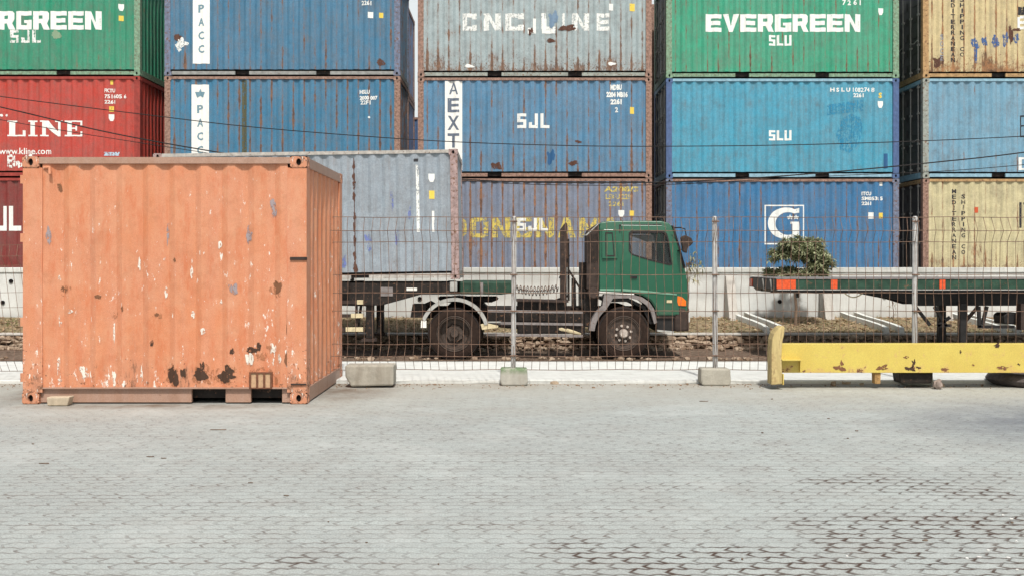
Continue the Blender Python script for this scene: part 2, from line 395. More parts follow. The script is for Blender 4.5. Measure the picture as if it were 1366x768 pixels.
# whitewashed retaining wall, with buttresses, weep holes, coping
WY = 27.4
wt = thing('retaining_wall', 'long whitewashed retaining wall below the container stacks', 'wall', (0, WY, 0))
MB().box(-60, 60, WY, WY+.22, -.4, 1.21).build('wall_face', M['wall'], wt)
MB().box(-60, 60, WY-.03, WY+.25, 1.212, 1.335).build('coping', M['kerb'], wt, bevel=.01)
for bx in (-16.2, -10.8, -5.5, 5.38, 7.72, 8.1+2.5, 13.2):
    MB().prismx([(WY-.002, 1.13), (WY-.10, 1.13), (WY-.62, -.05), (WY-.002, -.05)], bx-.11, bx+.11).build('buttress', M['channel'], wt, bevel=.012)
wh = MB()
for (px, py) in ((1040, 402), (972, 418), (885, 400), (470, 372), (560, 398), (4, 403), (15, 375), (1180, 395), (1340, 396), (700, 403)):
    X, Y, Z = PX(px, py, WY)
    o = MB().lathe([(.0, -.012), (.032, -.012), (.045, -.03), (.05, -.03), (.05, .02)], X, Z, 14, WY).build('weep_hole', M['void'], wt)
# drain channels coming down the bank
for cx in (5.55, 8.25, 10.9):
    ch = thing('drain_channel', {5.55: 'pale concrete drain channel on the bank nearest the truck cab', 8.25: 'pale concrete drain channel on the bank right of the leafy bush',
        10.9: 'pale concrete drain channel on the bank behind the landing legs'}[cx], 'drain channel', (cx, 26.8, -.05), 'drain channels on the bank')
    for s, dx in ((0, 0), (1, .34)):
        pts = [(cx+dx-.12, 27.3), (cx+dx-.05, 26.7), (cx+dx+.12, 26.0), (cx+dx+.22, 25.4), (cx+dx+.22, 25.0)]
        mb = MB()
        for i in range(len(pts)-1):
            (xa, ya), (xb, yb) = pts[i], pts[i+1]
            za = -.14+.26*(ya-24.9)/2.4; zb = -.14+.26*(yb-24.9)/2.4
            n = len(mb.v)
            for (xx, yy, zz) in ((xa, ya, za), (xb, yb, zb)):
                mb.v += [(xx-.05, yy, zz-.15), (xx+.05, yy, zz-.15), (xx+.05, yy, zz+.13), (xx-.05, yy, zz+.13)]
            mb.f += [(n, n+1, n+5, n+4), (n+1, n+2, n+6, n+5), (n+2, n+3, n+7, n+6), (n+3, n, n+4, n+7)]
            if i == 0: mb.f.append((n, n+3, n+2, n+1))
            if i == len(pts)-2: mb.f.append((n+4, n+5, n+6, n+7))
        mb.build('channel_side', M['kerb'], ch)
# rubble stone kerb wall
def blobmesh(mb, cx, cy, cz, rx, ry, rz, seed, sub=2, amp=.28):
    bm = bmesh.new(); bmesh.ops.create_icosphere(bm, subdivisions=sub, radius=1)
    base = len(mb.v)
    for v in bm.verts:
        n = mnoise.noise(v.co*1.4+Vector((seed*3.1, seed*1.7, seed)))*amp*1.6
        q = v.co*(1+n); q = Vector([math.copysign(abs(a)**.8, a) for a in q])
        mb.v.append((cx+q.x*rx, cy+q.y*ry, cz+q.z*rz))
    for f in bm.faces: mb.f.append(tuple(base+v.index for v in f.verts))
    bm.free()
def stone_mat():
    n = NT('rubble_stone'); o = n.obj
    vo = n.t.nodes.new('ShaderNodeTexVoronoi'); n.lk(vo.inputs['Vector'], o); vo.inputs['Scale'].default_value = 5.5
    h = n.sep(vo.outputs['Color'])[0]; a = n.noise(o, 14, 5, .7)
    k = n.mix(h, (.22, .15, .10), (.46, .37, .28)); k = n.mix(n.ramp(a, .42, .66, 0, .6), k, (.13, .09, .065))
    n.bump(a, .6, .02); return n.done(k, .85, spec=.2)
M['stone'] = stone_mat()
sw = thing('stone_kerb_wall', 'low rubble stone wall with pale capping below the grassy bank', 'wall', (0, 24.9, ROADZ))
MB().box(-60, 60, 24.84, 25.1, -.55, -.155).build('mortar_core', M['mud'], sw)
MB().box(-60, 60, 24.72, 25.12, -.155, -.115).build('capping', M['channel'], sw, bevel=.01)
st = MB(); rr = random.Random(3)
for row, z in enumerate((-.205, -.305, -.40)):
    x = -17
    while x < 17:
        wd = rr.uniform(.08, .28)
        blobmesh(st, x+wd/2, 24.84-rr.uniform(0, .09), z+rr.uniform(-.03, .03), wd*.55, rr.uniform(.06, .12), rr.uniform(.042, .075), rr.random()*99, 2, .36)
        x += wd*rr.uniform(.75, 1.1)
st.build('rubble_stones', M['stone'], sw, smooth=False)
# loose rubble along the kerb foot, and leaf litter on the bank (nobody could count them)
lr = MB()
for i in range(900):
    x = rr.uniform(-14, 14); y = rr.choice((rr.gauss(24.45, .2), rr.gauss(22.0, .12) if rr.random() < .35 else rr.gauss(24.6, .1))); r_ = rr.uniform(.015, .075)
    blobmesh(lr, x, y, ROADZ+.03, r_*1.3, r_, r_*.7, i, 1)
o = lr.build('loose_rubble', M['stone']); props(o, 'scattered brown rubble along the foot of the stone kerb', 'rubble', kind='stuff')
ll = MB()
for i in range(9000):
    x = rr.uniform(-15, 15); y = rr.uniform(24.98, 27.2); z = -.14+.26*(y-24.9)/2.4+rr.uniform(.0, .035)
    a = rr.uniform(0, 6.28); l = rr.uniform(.02, .065); wd = l*rr.uniform(.25, .5); t = rr.uniform(-.6, .8)
    ux, uy = math.cos(a), math.sin(a)
    ll.add([(x-ux*l, y-uy*l, z), (x+uy*wd, y-ux*wd, z+.01+t*.01), (x+ux*l, y+uy*l, z+l*abs(t)), (x-uy*wd, y+ux*wd, z+.02)], [(0, 1, 2, 3)])
def litter_mat():
    n = NT('dry_leaves'); h = n.noise(n.obj, 9, 3, .7); k = n.mix(n.ramp(h, .38, .6), (.26, .14, .075), (.42, .34, .22)); return n.done(k, .9, spec=.1)
o = ll.build('leaf_litter', litter_mat()); props(o, 'brown dry leaves lying on the bank', 'leaf litter', kind='stuff')
gr = MB()
for i in range(7000):
    x = rr.uniform(-15, 15); y = rr.uniform(25.0, 27.25)
    if mnoise.noise((x*.55, y*1.1, 5)) < rr.uniform(-.1, .35): continue
    z = -.14+.26*(y-24.9)/2.4; h = rr.uniform(.04, .12); a = rr.uniform(0, 6.28); dx, dy = math.cos(a)*.008, math.sin(a)*.008; lx = rr.uniform(-.04, .04)
    gr.add([(x-dx, y-dy, z), (x+dx, y+dy, z), (x+lx, y+rr.uniform(-.03, .03), z+h)], [(0, 1, 2)])
def grass_mat():
    n = NT('dry_grass'); h = n.noise(n.obj, 1.7, 3, .7); k = n.mix(n.ramp(h, .4, .6), (.10, .13, .035), (.34, .30, .16)); return n.done(k, .85, spec=.1)
o = gr.build('bank_grass', grass_mat()); props(o, 'thin dry grass tufts on the bank under the wall', 'grass', kind='stuff')

# ------------------------------------------------------------------ containers
W20, H20, L20 = 2.438, 2.591, 6.058
def prof(u):      # corrugation profile, 0 = outer, 1 = inner
    t = (u/PITCH) % 1.0
    if t < .26: return 0
    if t < .50: return (t-.26)/.24
    if t < .76: return 1
    return 1-(t-.76)/.24
def dent(x, z, s, amp): return amp*(.6*math.sin(x*1.7+s)*math.sin(z*2.1+s*2)+.4*math.sin(x*5.3+s*3)*math.cos(z*3.7+s)+.5*mnoise.noise((x*1.1+s, z*1.3, s)))
def xbreaks(xa, xb):
    r = [xa]; k = 0
    while True:
        done = False
        for t in (0, .26, .50, .76):
            v = xa+(k+t)*PITCH
            if v >= xb-.001: done = True; break
            if v > xa+.001: r.append(v)
        if done: break
        k += 1
    return r+[xb]
ZN = 10
def corr_mesh(name, xa, xb, z0, z1, y0, depth=.036, seed=0, amp=.008, hk=None):
    xs = xbreaks(xa, xb); zs = [z0+(z1-z0)*j/ZN for j in range(ZN+1)]; mb = MB()
    for z in zs:
        for x in xs: mb.v.append((x, y0+prof(x-xa)*depth+dent(x, z, seed, amp), z))
    n = len(xs)
    for j in range(ZN):
        for i in range(n-1): mb.f.append((j*n+i, j*n+i+1, (j+1)*n+i+1, (j+1)*n+i))
    return mb.mesh(name)
def casting_mesh():
    mb = MB(); lx, wy, h = .178, .162, .118
    def face(o, a, b, nrm, wa, wb):     # holed face, o corner, a/b unit dirs
        n = 20; cx, cz = wa/2, wb/2; ra, rb = (.026, .038)
        outer = []; inner = []
        for k in range(n):
            q = 2*math.pi*k/n; c, s = math.cos(q), math.sin(q)
            inner.append((cx+ra*c, cz+rb*s))
            m = max(abs(c), abs(s)); outer.append((cx+wa/2*c/m, cz+wb/2*s/m))
        base = len(mb.v)
        for ring, dep in ((outer, 0), (inner, 0), (inner, .028)):
            for (p, q) in ring: mb.v.append(tuple(o+a*p+b*q-nrm*dep))
        for r_ in range(2):
            for k in range(n): mb.f.append((base+r_*n+k, base+r_*n+(k+1) % n, base+(r_+1)*n+(k+1) % n, base+(r_+1)*n+k))
    V = Vector
    face(V((0, 0, 0)), V((1, 0, 0)), V((0, 0, 1)), V((0, -1, 0)), lx, h)
    face(V((0, wy, 0)), V((0, -1, 0)), V((0, 0, 1)), V((-1, 0, 0)), wy, h)
    mb.add([(0, 0, h), (lx, 0, h), (lx, wy, h), (0, wy, h), (0, 0, 0), (lx, 0, 0), (lx, wy, 0), (0, wy, 0)], [(0, 1, 2, 3), (7, 6, 5, 4), (1, 5, 6, 2), (3, 2, 6, 7)])
    # dark pocket behind the holes
    mb.box(.029, lx-.004, .029, wy-.004, .004, h-.004)
    me = mb.mesh('corner_casting')
    return me
CAST = casting_mesh(); 
CAST.materials.append(M['steel_dark']); CAST.materials.append(M['void'])
for i, p in enumerate(CAST.polygons):
    if i >= len(CAST.polygons)-6: p.material_index = 1
cache = {}
def cmesh(L, W, H, pw):
    key = (L, W, H, pw)
    if key in cache: return cache[key]
    d = {}
    xa = -L/2+pw+.002
    d['side'] = corr_mesh('side_panel', xa, -xa, .165, H-.07, 0, .036 if L > 4 else .031, seed=1 if L > 4 else 5, amp=.008 if L > 4 else .011)
    ya = -W/2+pw*.8
    d['end'] = corr_mesh('end_panel', ya, -ya, .165, H-.09, 0, .042, 2)
    d['top'] = MB().box(-L/2+.178, L/2-.178, 0, .06, H-.075, H-.008).mesh('top_rail')
    d['etop'] = MB().box(-W/2+.162, W/2-.162, 0, .07, H-.11, H-.008).mesh('end_header')
    d['ebot'] = MB().box(-W/2+.162, W/2-.162, 0, .07, .012, .162).mesh('end_sill')
    pk = ((-1.04, .18), (1.04, .18)) if L > 4 else ((.45, .18), (1.06, .165))
    mb = MB(); x = -L/2+.178; bz = (.034, .122) if L > 4 else (.012, .155)
    for c, hw in pk:
        mb.box(x, c-hw, 0, .05, *bz); x = c+hw
    mb.box(x, L/2-.178, 0, .05, *bz)
    if L < 4: mb.box(-L/2+.18, L/2-.18, -.038, .048, .157, .172)
    d['bot'] = mb.mesh('bottom_rail')
    d['post'] = MB().box(0, pw, 0, pw, .119, H-.119).mesh('corner_post')
    d['roof'] = MB().box(-L/2+.03, L/2-.03, -W/2+.066, W/2-.066, H-.05, H-.03).mesh('roof_panel')
    d['floor'] = MB().box(-L/2+.05, L/2-.05, -W/2+.12, W/2-.12, .05, .15).mesh('floor')
    # door leaf with framed panel
    mb = MB(); hw = W/2-pw-.01
    mb.box(0.004, .04, 0, hw, .17, H-.12)
    for q in range(5): mb.box(-.012, .004, .12, hw-.06, .35+q*.42, .35+q*.42+.2)
    d['door'] = mb.mesh('door')
    mb = MB()
    for yy in (.28, hw-.22): mb.tube([(-.055, yy, .1), (-.055, yy, H-.06)], .017, 8)
    d['rods'] = mb.mesh('lock_rod')
    mb = MB()
    for yy in (.28, hw-.22):
        mb.tube([(-.075, yy, 1.05), (-.075, yy+.36 if yy < .5 else yy-.36, 1.0)], .012, 6)
        for zz in (.25, .9, 1.7, H-.2): mb.box(-.078, -.018, yy-.045, yy+.045, zz, zz+.05)
    d['cams'] = mb.mesh('lock_handle')
    cache[key] = d; return d
def container(label, xc, yf, z0, body, frame, rail=None, L=L20, W=W20, H=H20, pw=.15, doors=True, group='stacked shipping containers', roofm=None):
    t = thing('shipping_container', label, 'container', (xc, yf+W/2, z0), group); d = cmesh(L, W, H, pw); rail = rail or frame
    t.empty_display_size = 1
    y0 = -W/2
    sp = put('side_panel', d['side'], body, t, (0, y0+.02, 0))
    put('side_panel', d['side'], body, t, (0, -y0-.02, 0), (0, 0, math.pi))
    put('end_panel', d['end'], body, t, (L/2-.02, 0, 0), (0, 0, math.pi/2))
    if doors:
        for s in (1, -1):
            dr = put('door', d['door'], P_door, t, (-L/2+.075, .006*s, 0), (0, 0, 0), (1, s, 1))
            put('lock_rod', d['rods'], M['steel_light'], dr); put('lock_handle', d['cams'], M['steel_light'], dr)
    else:
        put('end_panel', d['end'], body, t, (-L/2+.02, 0, 0), (0, 0, -math.pi/2))
    put('top_rail', d['top'], rail, t, (0, y0+.004, 0)); put('top_rail', d['top'], rail, t, (0, -y0-.004, 0), (0, 0, math.pi))
    put('bottom_rail', d['bot'], rail, t, (0, y0+.045, 0)); put('bottom_rail', d['bot'], rail, t, (0, -y0-.045, 0), (0, 0, math.pi))
    for s, r_ in ((1, math.pi/2), (-1, -math.pi/2)):
        put('end_header', d['etop'], rail, t, (s*(L/2-.004), 0, 0), (0, 0, r_)); put('end_sill', d['ebot'], rail, t, (s*(L/2-.004), 0, 0), (0, 0, r_))
    for sx in (-1, 1):
        for sy in (-1, 1):
            put('corner_post', d['post'], frame, t, (sx*(L/2-.006), sy*(W/2-.006), 0), scale=(-sx, -sy, 1))
            for zz in (0, H-.118): put('corner_casting', CAST, frame, t, (sx*L/2, sy*W/2, zz), scale=(-sx, -sy, 1))
    put('roof_panel', d['roof'], roofm or body, t); put('floor', d['floor'], M['steel_dark'], t)
    t['L'] = L; t['W'] = W; t['H'] = H; t['pw'] = pw
    return t, sp
# ---- lettering: block glyphs in a unit box, butt-jointed polygons
def rc(a, b, c, d): return [(a, b), (c, b), (c, d), (a, d)]
def glyph(ch, t=.3, h=.22):
    g = {'E': [rc(0, 0, t, 1), rc(t, 0, 1, h), rc(t, .5-h/2, .93, .5+h/2), rc(t, 1-h, 1, 1)],
     'L': [rc(0, 0, t, 1), rc(t, 0, 1, h)], 'I': [rc(.5-t/2, 0, .5+t/2, 1)],
     'C': [rc(0, 0, t, 1), rc(t, 0, 1, h), rc(t, 1-h, 1, 1), rc(1-t, h, 1, .34), rc(1-t, .66, 1, 1-h)],
     'G': [rc(0, 0, t, 1), rc(t, 0, 1, h), rc(t, 1-h, 1, 1), rc(1-t, h, 1, .52), rc(.5, .36, 1-t, .52)],
     'O': [rc(0, .1, t, .9), [(0, .1), (.15, 0), (.85, 0), (1, .1), (1-t, h), (t, h)][0:6], [(t, 1-h), (1-t, 1-h), (1, .9), (.85, 1), (.15, 1), (0, .9)], rc(1-t, h, 1, 1-h)],
     'D': [rc(0, 0, t, 1), [(t, 1), (.72, 1), (1, .8), (1-t, .74), (.66, 1-h), (t, 1-h)], [(t, 0), (t, h), (.66, h), (1-t, .26), (1, .2), (.72, 0)], rc(1-t, .26, 1-.001, .74)],
     'U': [rc(0, 0, t, 1), rc(1-t, 0, 1, 1), rc(t, 0, 1-t, h)], 'J': [rc(1-t, 0, 1, 1), rc(0, 0, 1-t, h), rc(0, h, t, .4)],
     'S': [rc(0, 1-h, 1, 1), rc(0, .5+h/2, t, 1-h), rc(0, .5-h/2, 1, .5+h/2), rc(1-t, h, 1, .5-h/2), rc(0, 0, 1, h)],
     'N': [rc(0, 0, t, 1), rc(1-t, 0, 1, 1), [(t, 1), (t, .62), (1-t, 0), (1-t, .38)]],
     'V': [[(0, 1), (.38, 0), (.62, 0), (1, 1), (1-t, 1), (.5, .32), (t, 1)]],
     'A': [[(0, 0), (t, 0), (.5, .78), (.5, 1), (.34, 1)], [(1, 0), (.66, 1), (.5, 1), (.5, .78), (1-t, 0)], [(t+(.5-t)*.26, .2), (1-t-(.5-t)*.26, .2), (1-t-(.5-t)*.46, .36), (t+(.5-t)*.46, .36)]],
     'M': [rc(0, 0, t*.8, 1), rc(1-t*.8, 0, 1, 1), [(t*.8, 1), (t*.8, .6), (.5, .1), (.5, .5)], [(1-t*.8, 1), (.5, .5), (.5, .1), (1-t*.8, .6)]],
     'R': [rc(0, 0, t, 1), [(t, 1-h), (.94-t, 1-h), (.96, .9), (.86, 1), (t, 1)], [(.94-t, .46+h/2), (.96, .46+h/2), (.96, .9), (.94-t, 1-h)], [(t, .46-h/2), (.84, .46-h/2), (.96, .46+h/2), (t, .46+h/2)], [(.5, .46-h/2), (.84, .46-h/2), (1.02, 0), (.66, 0)]],
     '8': [rc(0, .1, t, .9), rc(1-t, .1, 1, .9), rc(t, 0, 1-t, h), rc(t, .5-h/2, 1-t, .5+h/2), rc(t, 1-h, 1-t, 1)]}
    # slab-serif letters
    s = .09
    g['l'] = [rc(.0, 0, 1, s), rc(.12, s, .42, 1-s), rc(0, 1-s, .55, 1), rc(.86, s, 1, .38)]
    g['i'] = [rc(.0, 0, 1, s), rc(.28, s, .72, 1-s), rc(0, 1-s, 1, 1)]
    g['n'] = [rc(0, 0, .36, s), rc(.1, s, .24, 1-s), rc(0, 1-s, .24, 1), [(.24, 1), (.24, .62), (.78, 0), (.9, 0), (.9, 1-s), (.78, 1-s), (.78, .3), (.36, 1)], rc(.66, 1-s, 1, 1)]
    g['e'] = [rc(0, 0, 1, s), rc(.12, s, .4, 1-s), rc(0, 1-s, 1, 1), rc(.88, s, 1, .32), rc(.88, .7, 1, 1-s), rc(.4, .46, .62, .46+s), rc(.62, .36, .70, .66)]
    return g[ch]
def word(text, x0, y0, x1, y1, gap=.12, t=.3, h=.22, adv=None):   # pixel box (y down)
    n = len(text); W_ = (x1-x0)/(n+gap*(n-1)); out = []
    for i, ch in enumerate(text):
        if ch == ' ': continue
        ox = x0+i*W_*(1+gap)
        for p in glyph(ch, t, h): out.append([(ox+a*W_, y1-b*(y1-y0)) for a, b in p])
    return out
def tfont(text, x0, y0, x1, y1, bold=.02, spacing=1.0):
    cu = bpy.data.curves.new('t', 'FONT'); cu.body = text; cu.offset = bold; cu.resolution_u = 2; cu.space_character = spacing
    ob = bpy.data.objects.new('t', cu); C.objects.link(ob); bpy.context.view_layer.update()
    me = bpy.data.meshes.new_from_object(ob.evaluated_get(bpy.context.evaluated_depsgraph_get()))
    vs = [v.co.copy() for v in me.vertices]; fs = [tuple(p.vertices) for p in me.polygons]
    bpy.data.objects.remove(ob); bpy.data.curves.remove(cu); bpy.data.meshes.remove(me)
    ax = min(v.x for v in vs); bx = max(v.x for v in vs); az = min(v.y for v in vs); bz = max(v.y for v in vs)
    pts = [(x0+(v.x-ax)/(bx-ax)*(x1-x0), y1-(v.y-az)/(bz-az)*(y1-y0)) for v in vs]
    return [[pts[i] for i in f] for f in fs]
def vword(text, cx, ya, yb, wpx, bold=.02, fill=.78):
    out = []; n = len(text); p = (yb-ya)/n
    for i, ch in enumerate(text):
        if ch == ' ': continue
        w_ = wpx*(.35 if ch == 'I' else 1)
        out += tfont(ch, cx-w_/2, ya+i*p, cx+w_/2, ya+i*p+p*fill, bold)
    return out
def blob(cx, cy, rx, ry, seed=0, n=22, j=.45):
    return [[(cx+rx*math.cos(q)*(1+j*mnoise.noise((math.cos(q)*1.7+seed, math.sin(q)*1.7, seed*2.3))*1.6), cy+ry*math.sin(q)*(1+j*mnoise.noise((math.cos(q)*1.7+seed, math.sin(q)*1.7, seed*2.3+5))*1.6)) for q in [2*math.pi*k/n for k in range(n)]]]
def blob(cx, cy, rx, ry, seed=0, n=40, j=.45):
    out = []
    for k in range(n):
        q = 2*math.pi*k/n; c, s = math.cos(q), math.sin(q)
        f = 1+j*1.7*mnoise.noise((c*1.2+seed, s*1.2, seed*2.3))+j*.7*mnoise.noise((c*3+seed, s*3, seed*1.3+7))+j*.35*mnoise.noise((c*9+seed, s*9, seed))
        out.append((cx+rx*c*max(.2, f), cy+ry*s*max(.2, f)))
    return [out]
def decal(ct, sp, name, polys, mat, lift=.004):
    if len(polys) > 1 and any(w in name for w in ('patch', 'scrape', 'mark', 'scar', 'scuff', 'streak', 'smear')) and name != 'weight_mark' and 'repainted' not in name:
        for p in polys: decal1(ct, sp, name, [p], mat, lift)
        return
    return decal1(ct, sp, name, polys, mat, lift)
def decal1(ct, sp, name, polys, mat, lift=.004):
    """paint laid onto the corrugated side panel: every polygon is cut along the corrugation and follows it"""
    L, W, H, pw = ct['L'], ct['W'], ct['H'], ct['pw']; d = ct.location.y-W/2
    root = ct.location
    bm = bmesh.new(); xa = -L/2+pw+.002
    for p in polys:
        vs = []
        for (px, py) in p:
            X, Z = xz(px, py, d); vs.append(bm.verts.new((min(max(X-root.x, xa+.002), -xa-.002), 0, min(max(Z-root.z, .17), H-.076))))
        try: bm.faces.new(vs)
        except Exception: pass
    bmesh.ops.triangulate(bm, faces=bm.faces[:]); bmesh.ops.dissolve_degenerate(bm, dist=1e-5, edges=bm.edges[:])
    lo = min(v.co.x for v in bm.verts); hi = max(v.co.x for v in bm.verts)
    for x in xbreaks(xa, -xa):
        if lo < x < hi: bmesh.ops.bisect_plane(bm, geom=bm.verts[:]+bm.edges[:]+bm.faces[:], plane_co=(x, 0, 0), plane_no=(1, 0, 0), dist=1e-6)
    z0, z1 = .165, H-.07
    lo = min(v.co.z for v in bm.verts); hi = max(v.co.z for v in bm.verts)
    for j in range(1, ZN):
        z = z0+(z1-z0)*j/ZN
        if lo < z < hi: bmesh.ops.bisect_plane(bm, geom=bm.verts[:]+bm.edges[:]+bm.faces[:], plane_co=(0, 0, z), plane_no=(0, 0, 1), dist=1e-6)
    s, amp = (1, .008) if L > 4 else (5, .011)
    for v in bm.verts: v.co.y = prof(v.co.x-xa)*(.036 if L > 4 else .031)+dent(v.co.x, v.co.z, s, amp)-lift
    me = bpy.data.meshes.new(name); bm.to_mesh(me); bm.free()
    for p in me.polygons:
        if p.normal.y > 0: p.flip()
    o = put(name, me, mat, sp); return o
LW = letter_mat('white_lettering', (.80, .82, .79), .02)
LW2 = letter_mat('worn_white_lettering', (.78, .80, .77), .6, 3)
LY = letter_mat('yellow_lettering', (.64, .52, .13), .75, 5)
LB = letter_mat('grey_blue_lettering', (.16, .28, .34), .3, 7)
LK = letter_mat('black_lettering', (.03, .03, .035), .3, 9)
LN = letter_mat('blue_smear', (.05, .11, .28), .75, 11)
LR = letter_mat('rust_scar', (.10, .045, .03), .3, 13)
LBAND = letter_mat('white_band', (.84, .84, .80), -.2, 15)
YB = letter_mat('dirty_yellow_spot', (.78, .58, .10), .2, 17)
DARKB = letter_mat('dark_blue_patch', (.03, .11, .25), -.2, 19)
OR = letter_mat('red_sticker', (.55, .10, .04), .0, 21)
JUTE = letter_mat('green_grey_patch', (.23, .33, .22), .2, 22)

d1, d2, d3, d4, d5 = 28.4, 28.4, 28.6, 28.75, 28.75
PITCHZ = 2.603; Z1, Z2, Z3 = 1.04, 1.04+PITCHZ, 1.04+2*PITCHZ
def xcen(left, d): return (left-683)*d/F+L20/2
X1, X2, X3, X4, X5 = (187-683)*d1/F-L20/2, xcen(219, d2), xcen(557, d3), xcen(888.5, d4), xcen(1231, d5)
GREEN = S(24, 150, 114, .88); RED = S(200, 60, 44, .88); AQUA = S(172, 190, 194, .88); SKYB = S(80, 142, 182, .85)
P_green1 = paint('green_paint', GREEN, .12, .5, 1, fade=.25, speck=.1)
P_red1 = paint('red_paint', RED, .0, .3, 2, fade=.22, speck=0)
P_redl = paint('maroon_paint', S(135, 34, 28, .85), .0, .4, 3, fade=.15)
P_blue3 = paint('dull_blue_paint', S(50, 122, 160, .88), .35, .8, 4, fade=.35, speck=.4)
P_blue2 = paint('rust_streaked_blue_paint', S(42, 126, 166, .88), .55, 1.0, 5, fade=.3, speck=.4)
P_blue1 = paint('hidden_blue_paint', S(40, 96, 150), .3, .8, 6)
P_aqua = paint('pale_grey_green_paint', AQUA, .55, .8, 7, fade=.3, speck=.5, bottom=.9)
P_sjl = paint('mid_blue_paint', SKYB, .5, .9, 8, fade=.4, speck=.4)
P_dong = paint('rusty_slate_blue_paint', S(128, 142, 166, .88), .8, 1.15, 9, rl=(.32, .15, .07), fade=.35, speck=.5)
P_green4 = paint('bright_green_paint', S(36, 168, 130, .88), .32, .9, 10, fade=.35, speck=.1, bottom=.3)
P_cyan = paint('clean_sky_blue_paint', S(70, 170, 202, .85), -.15, .4, 11, fade=.28, speck=-.4)
P_g = paint('royal_blue_paint', S(38, 122, 176, .88), .3, 1.0, 12, fade=.35, speck=.1)
P_ylw3 = paint('rusty_cream_yellow_paint', S(226, 208, 156, .85), .75, 1.0, 13, rl=(.36, .17, .07), fade=.2, speck=.6, bottom=1.0)
P_pale = paint('pale_sky_blue_paint', S(116, 174, 204, .85), .3, .6, 14, fade=.5, speck=.2)
P_ylw1 = paint('cream_yellow_paint', S(222, 212, 166, .88), .42, .8, 15, rl=(.34, .17, .08), fade=.25, speck=.1, bottom=1.1)
P_door = paint('gap_shade_door_paint', (.045, .042, .04), .5, 0, 77, fade=.1)  # near black: shade of the stack gaps put into the door colour
F_rust = simple('rusted_frame', (.30, .19, .15), .75, .45, 14, rust=.5)
F_rustblue = simple('rusty_blue_frame', (.16, .19, .27), .7, .35, 9, rust=.6)
F_blue = simple('purple_blue_frame', (.08, .13, .26), .6, .25, 9, rust=.15)
F_green = simple('faded_green_frame', (.20, .32, .22), .65, .4, 14, rust=.5)
F_red = simple('maroon_frame', (.30, .05, .04), .65, .3, 9, rust=.2)
F_aqua = simple('grey_green_frame', (.30, .33, .30), .65, .3, 9, rust=.55)
F_yel = simple('rusty_yellow_frame', (.42, .27, .13), .7, .3, 9, rust=.55)
F_grey = simple('dull_grey_rail', (.28, .29, .28), .65, .3, 9, rust=.35)
F_cyan = simple('pale_blue_rail', (.25, .42, .52), .65, .25, 9, rust=.2)
SG = 'stacked shipping containers'
def shield(cx, cy, w_, h_): return [[(cx-w_/2, cy-h_/2), (cx+w_/2, cy-h_/2), (cx+w_/2, cy+h_*.1), (cx+w_*.25, cy+h_/2), (cx-w_*.25, cy+h_/2), (cx-w_/2, cy+h_*.1)]]
def pr(x0, y0, x1, y1): return [[(x0, y1), (x1, y1), (x1, y0), (x0, y0)]]
# column 1
t, sp = container('green container on top of the leftmost stack with white company name', X1, d1, Z3, P_green1, F_green, F_green)
decal(t, sp, 'lettering', word('EVERGREEN', -72, 15, 134.5, 39.5, .08, .34, .24), LW)
decal(t, sp, 'lettering', word('SJL', 13, 40, 54, 57, .3, .34, .2), LW2)
decal(t, sp, 'weight_mark', shield(161, 10, 7, 9), LW); decal(t, sp, 'yellow_mark', pr(158, 21, 164, 28), YB)
decal(t, sp, 'patch', blob(75, 46, 6, 6, 3), JUTE)
t, sp = container('red container in the middle of the leftmost stack with white serif lettering', X1, d1, Z2, P_red1, F_red, F_red)
L_ = []
for ch, a, b in (('l', 9, 33), ('i', 37, 49), ('n', 53, 83), ('e', 86, 109)): L_ += [[(a+p*(b-a), 182-q*21) for p, q in g] for g in glyph(ch)]
decal(t, sp, 'lettering', L_, LW); decal(t, sp, 'lettering', blob(1, 154, 1.8, 1.8, 1, 10, .1)+blob(8, 154, 1.8, 1.8, 2, 10, .1), LW)
decal(t, sp, 'lettering', tfont('www.kline.com', -2, 197.5, 68, 206, .012), LW)
decal(t, sp, 'lettering', word('8', 9, 206, 19, 224, .2, .34, .2)+blob(24, 219, 4, 5, 6)+blob(38, 209, 6, 2.5, 7), LW2)
decal(t, sp, 'serial_number', tfont('FKTU', 139, 118.5, 153, 123.5, .03)+tfont('751605 6', 139, 126, 168, 131.5, .03)+tfont('2261', 139, 133.5, 153, 138.5, .03), LW)
decal(t, sp, 'yellow_mark', pr(146.5, 107, 150, 113), YB); decal(t, sp, 'yellow_mark', pr(145, 142, 151, 149), YB); decal(t, sp, 'weight_mark', shield(148, 157, 7, 9), LW)
decal(t, sp, 'sticker', pr(138, 203, 159, 208), letter_mat('pale_sticker', (.45, .6, .72), .6, 4))
t, sp = container('maroon container at the bottom of the leftmost stack behind the wire fence', X1, d1, Z1, P_redl, F_red, F_red)
decal(t, sp, 'lettering', word('SJL', -28, 275, 28, 308, .2, .3, .2), LW)
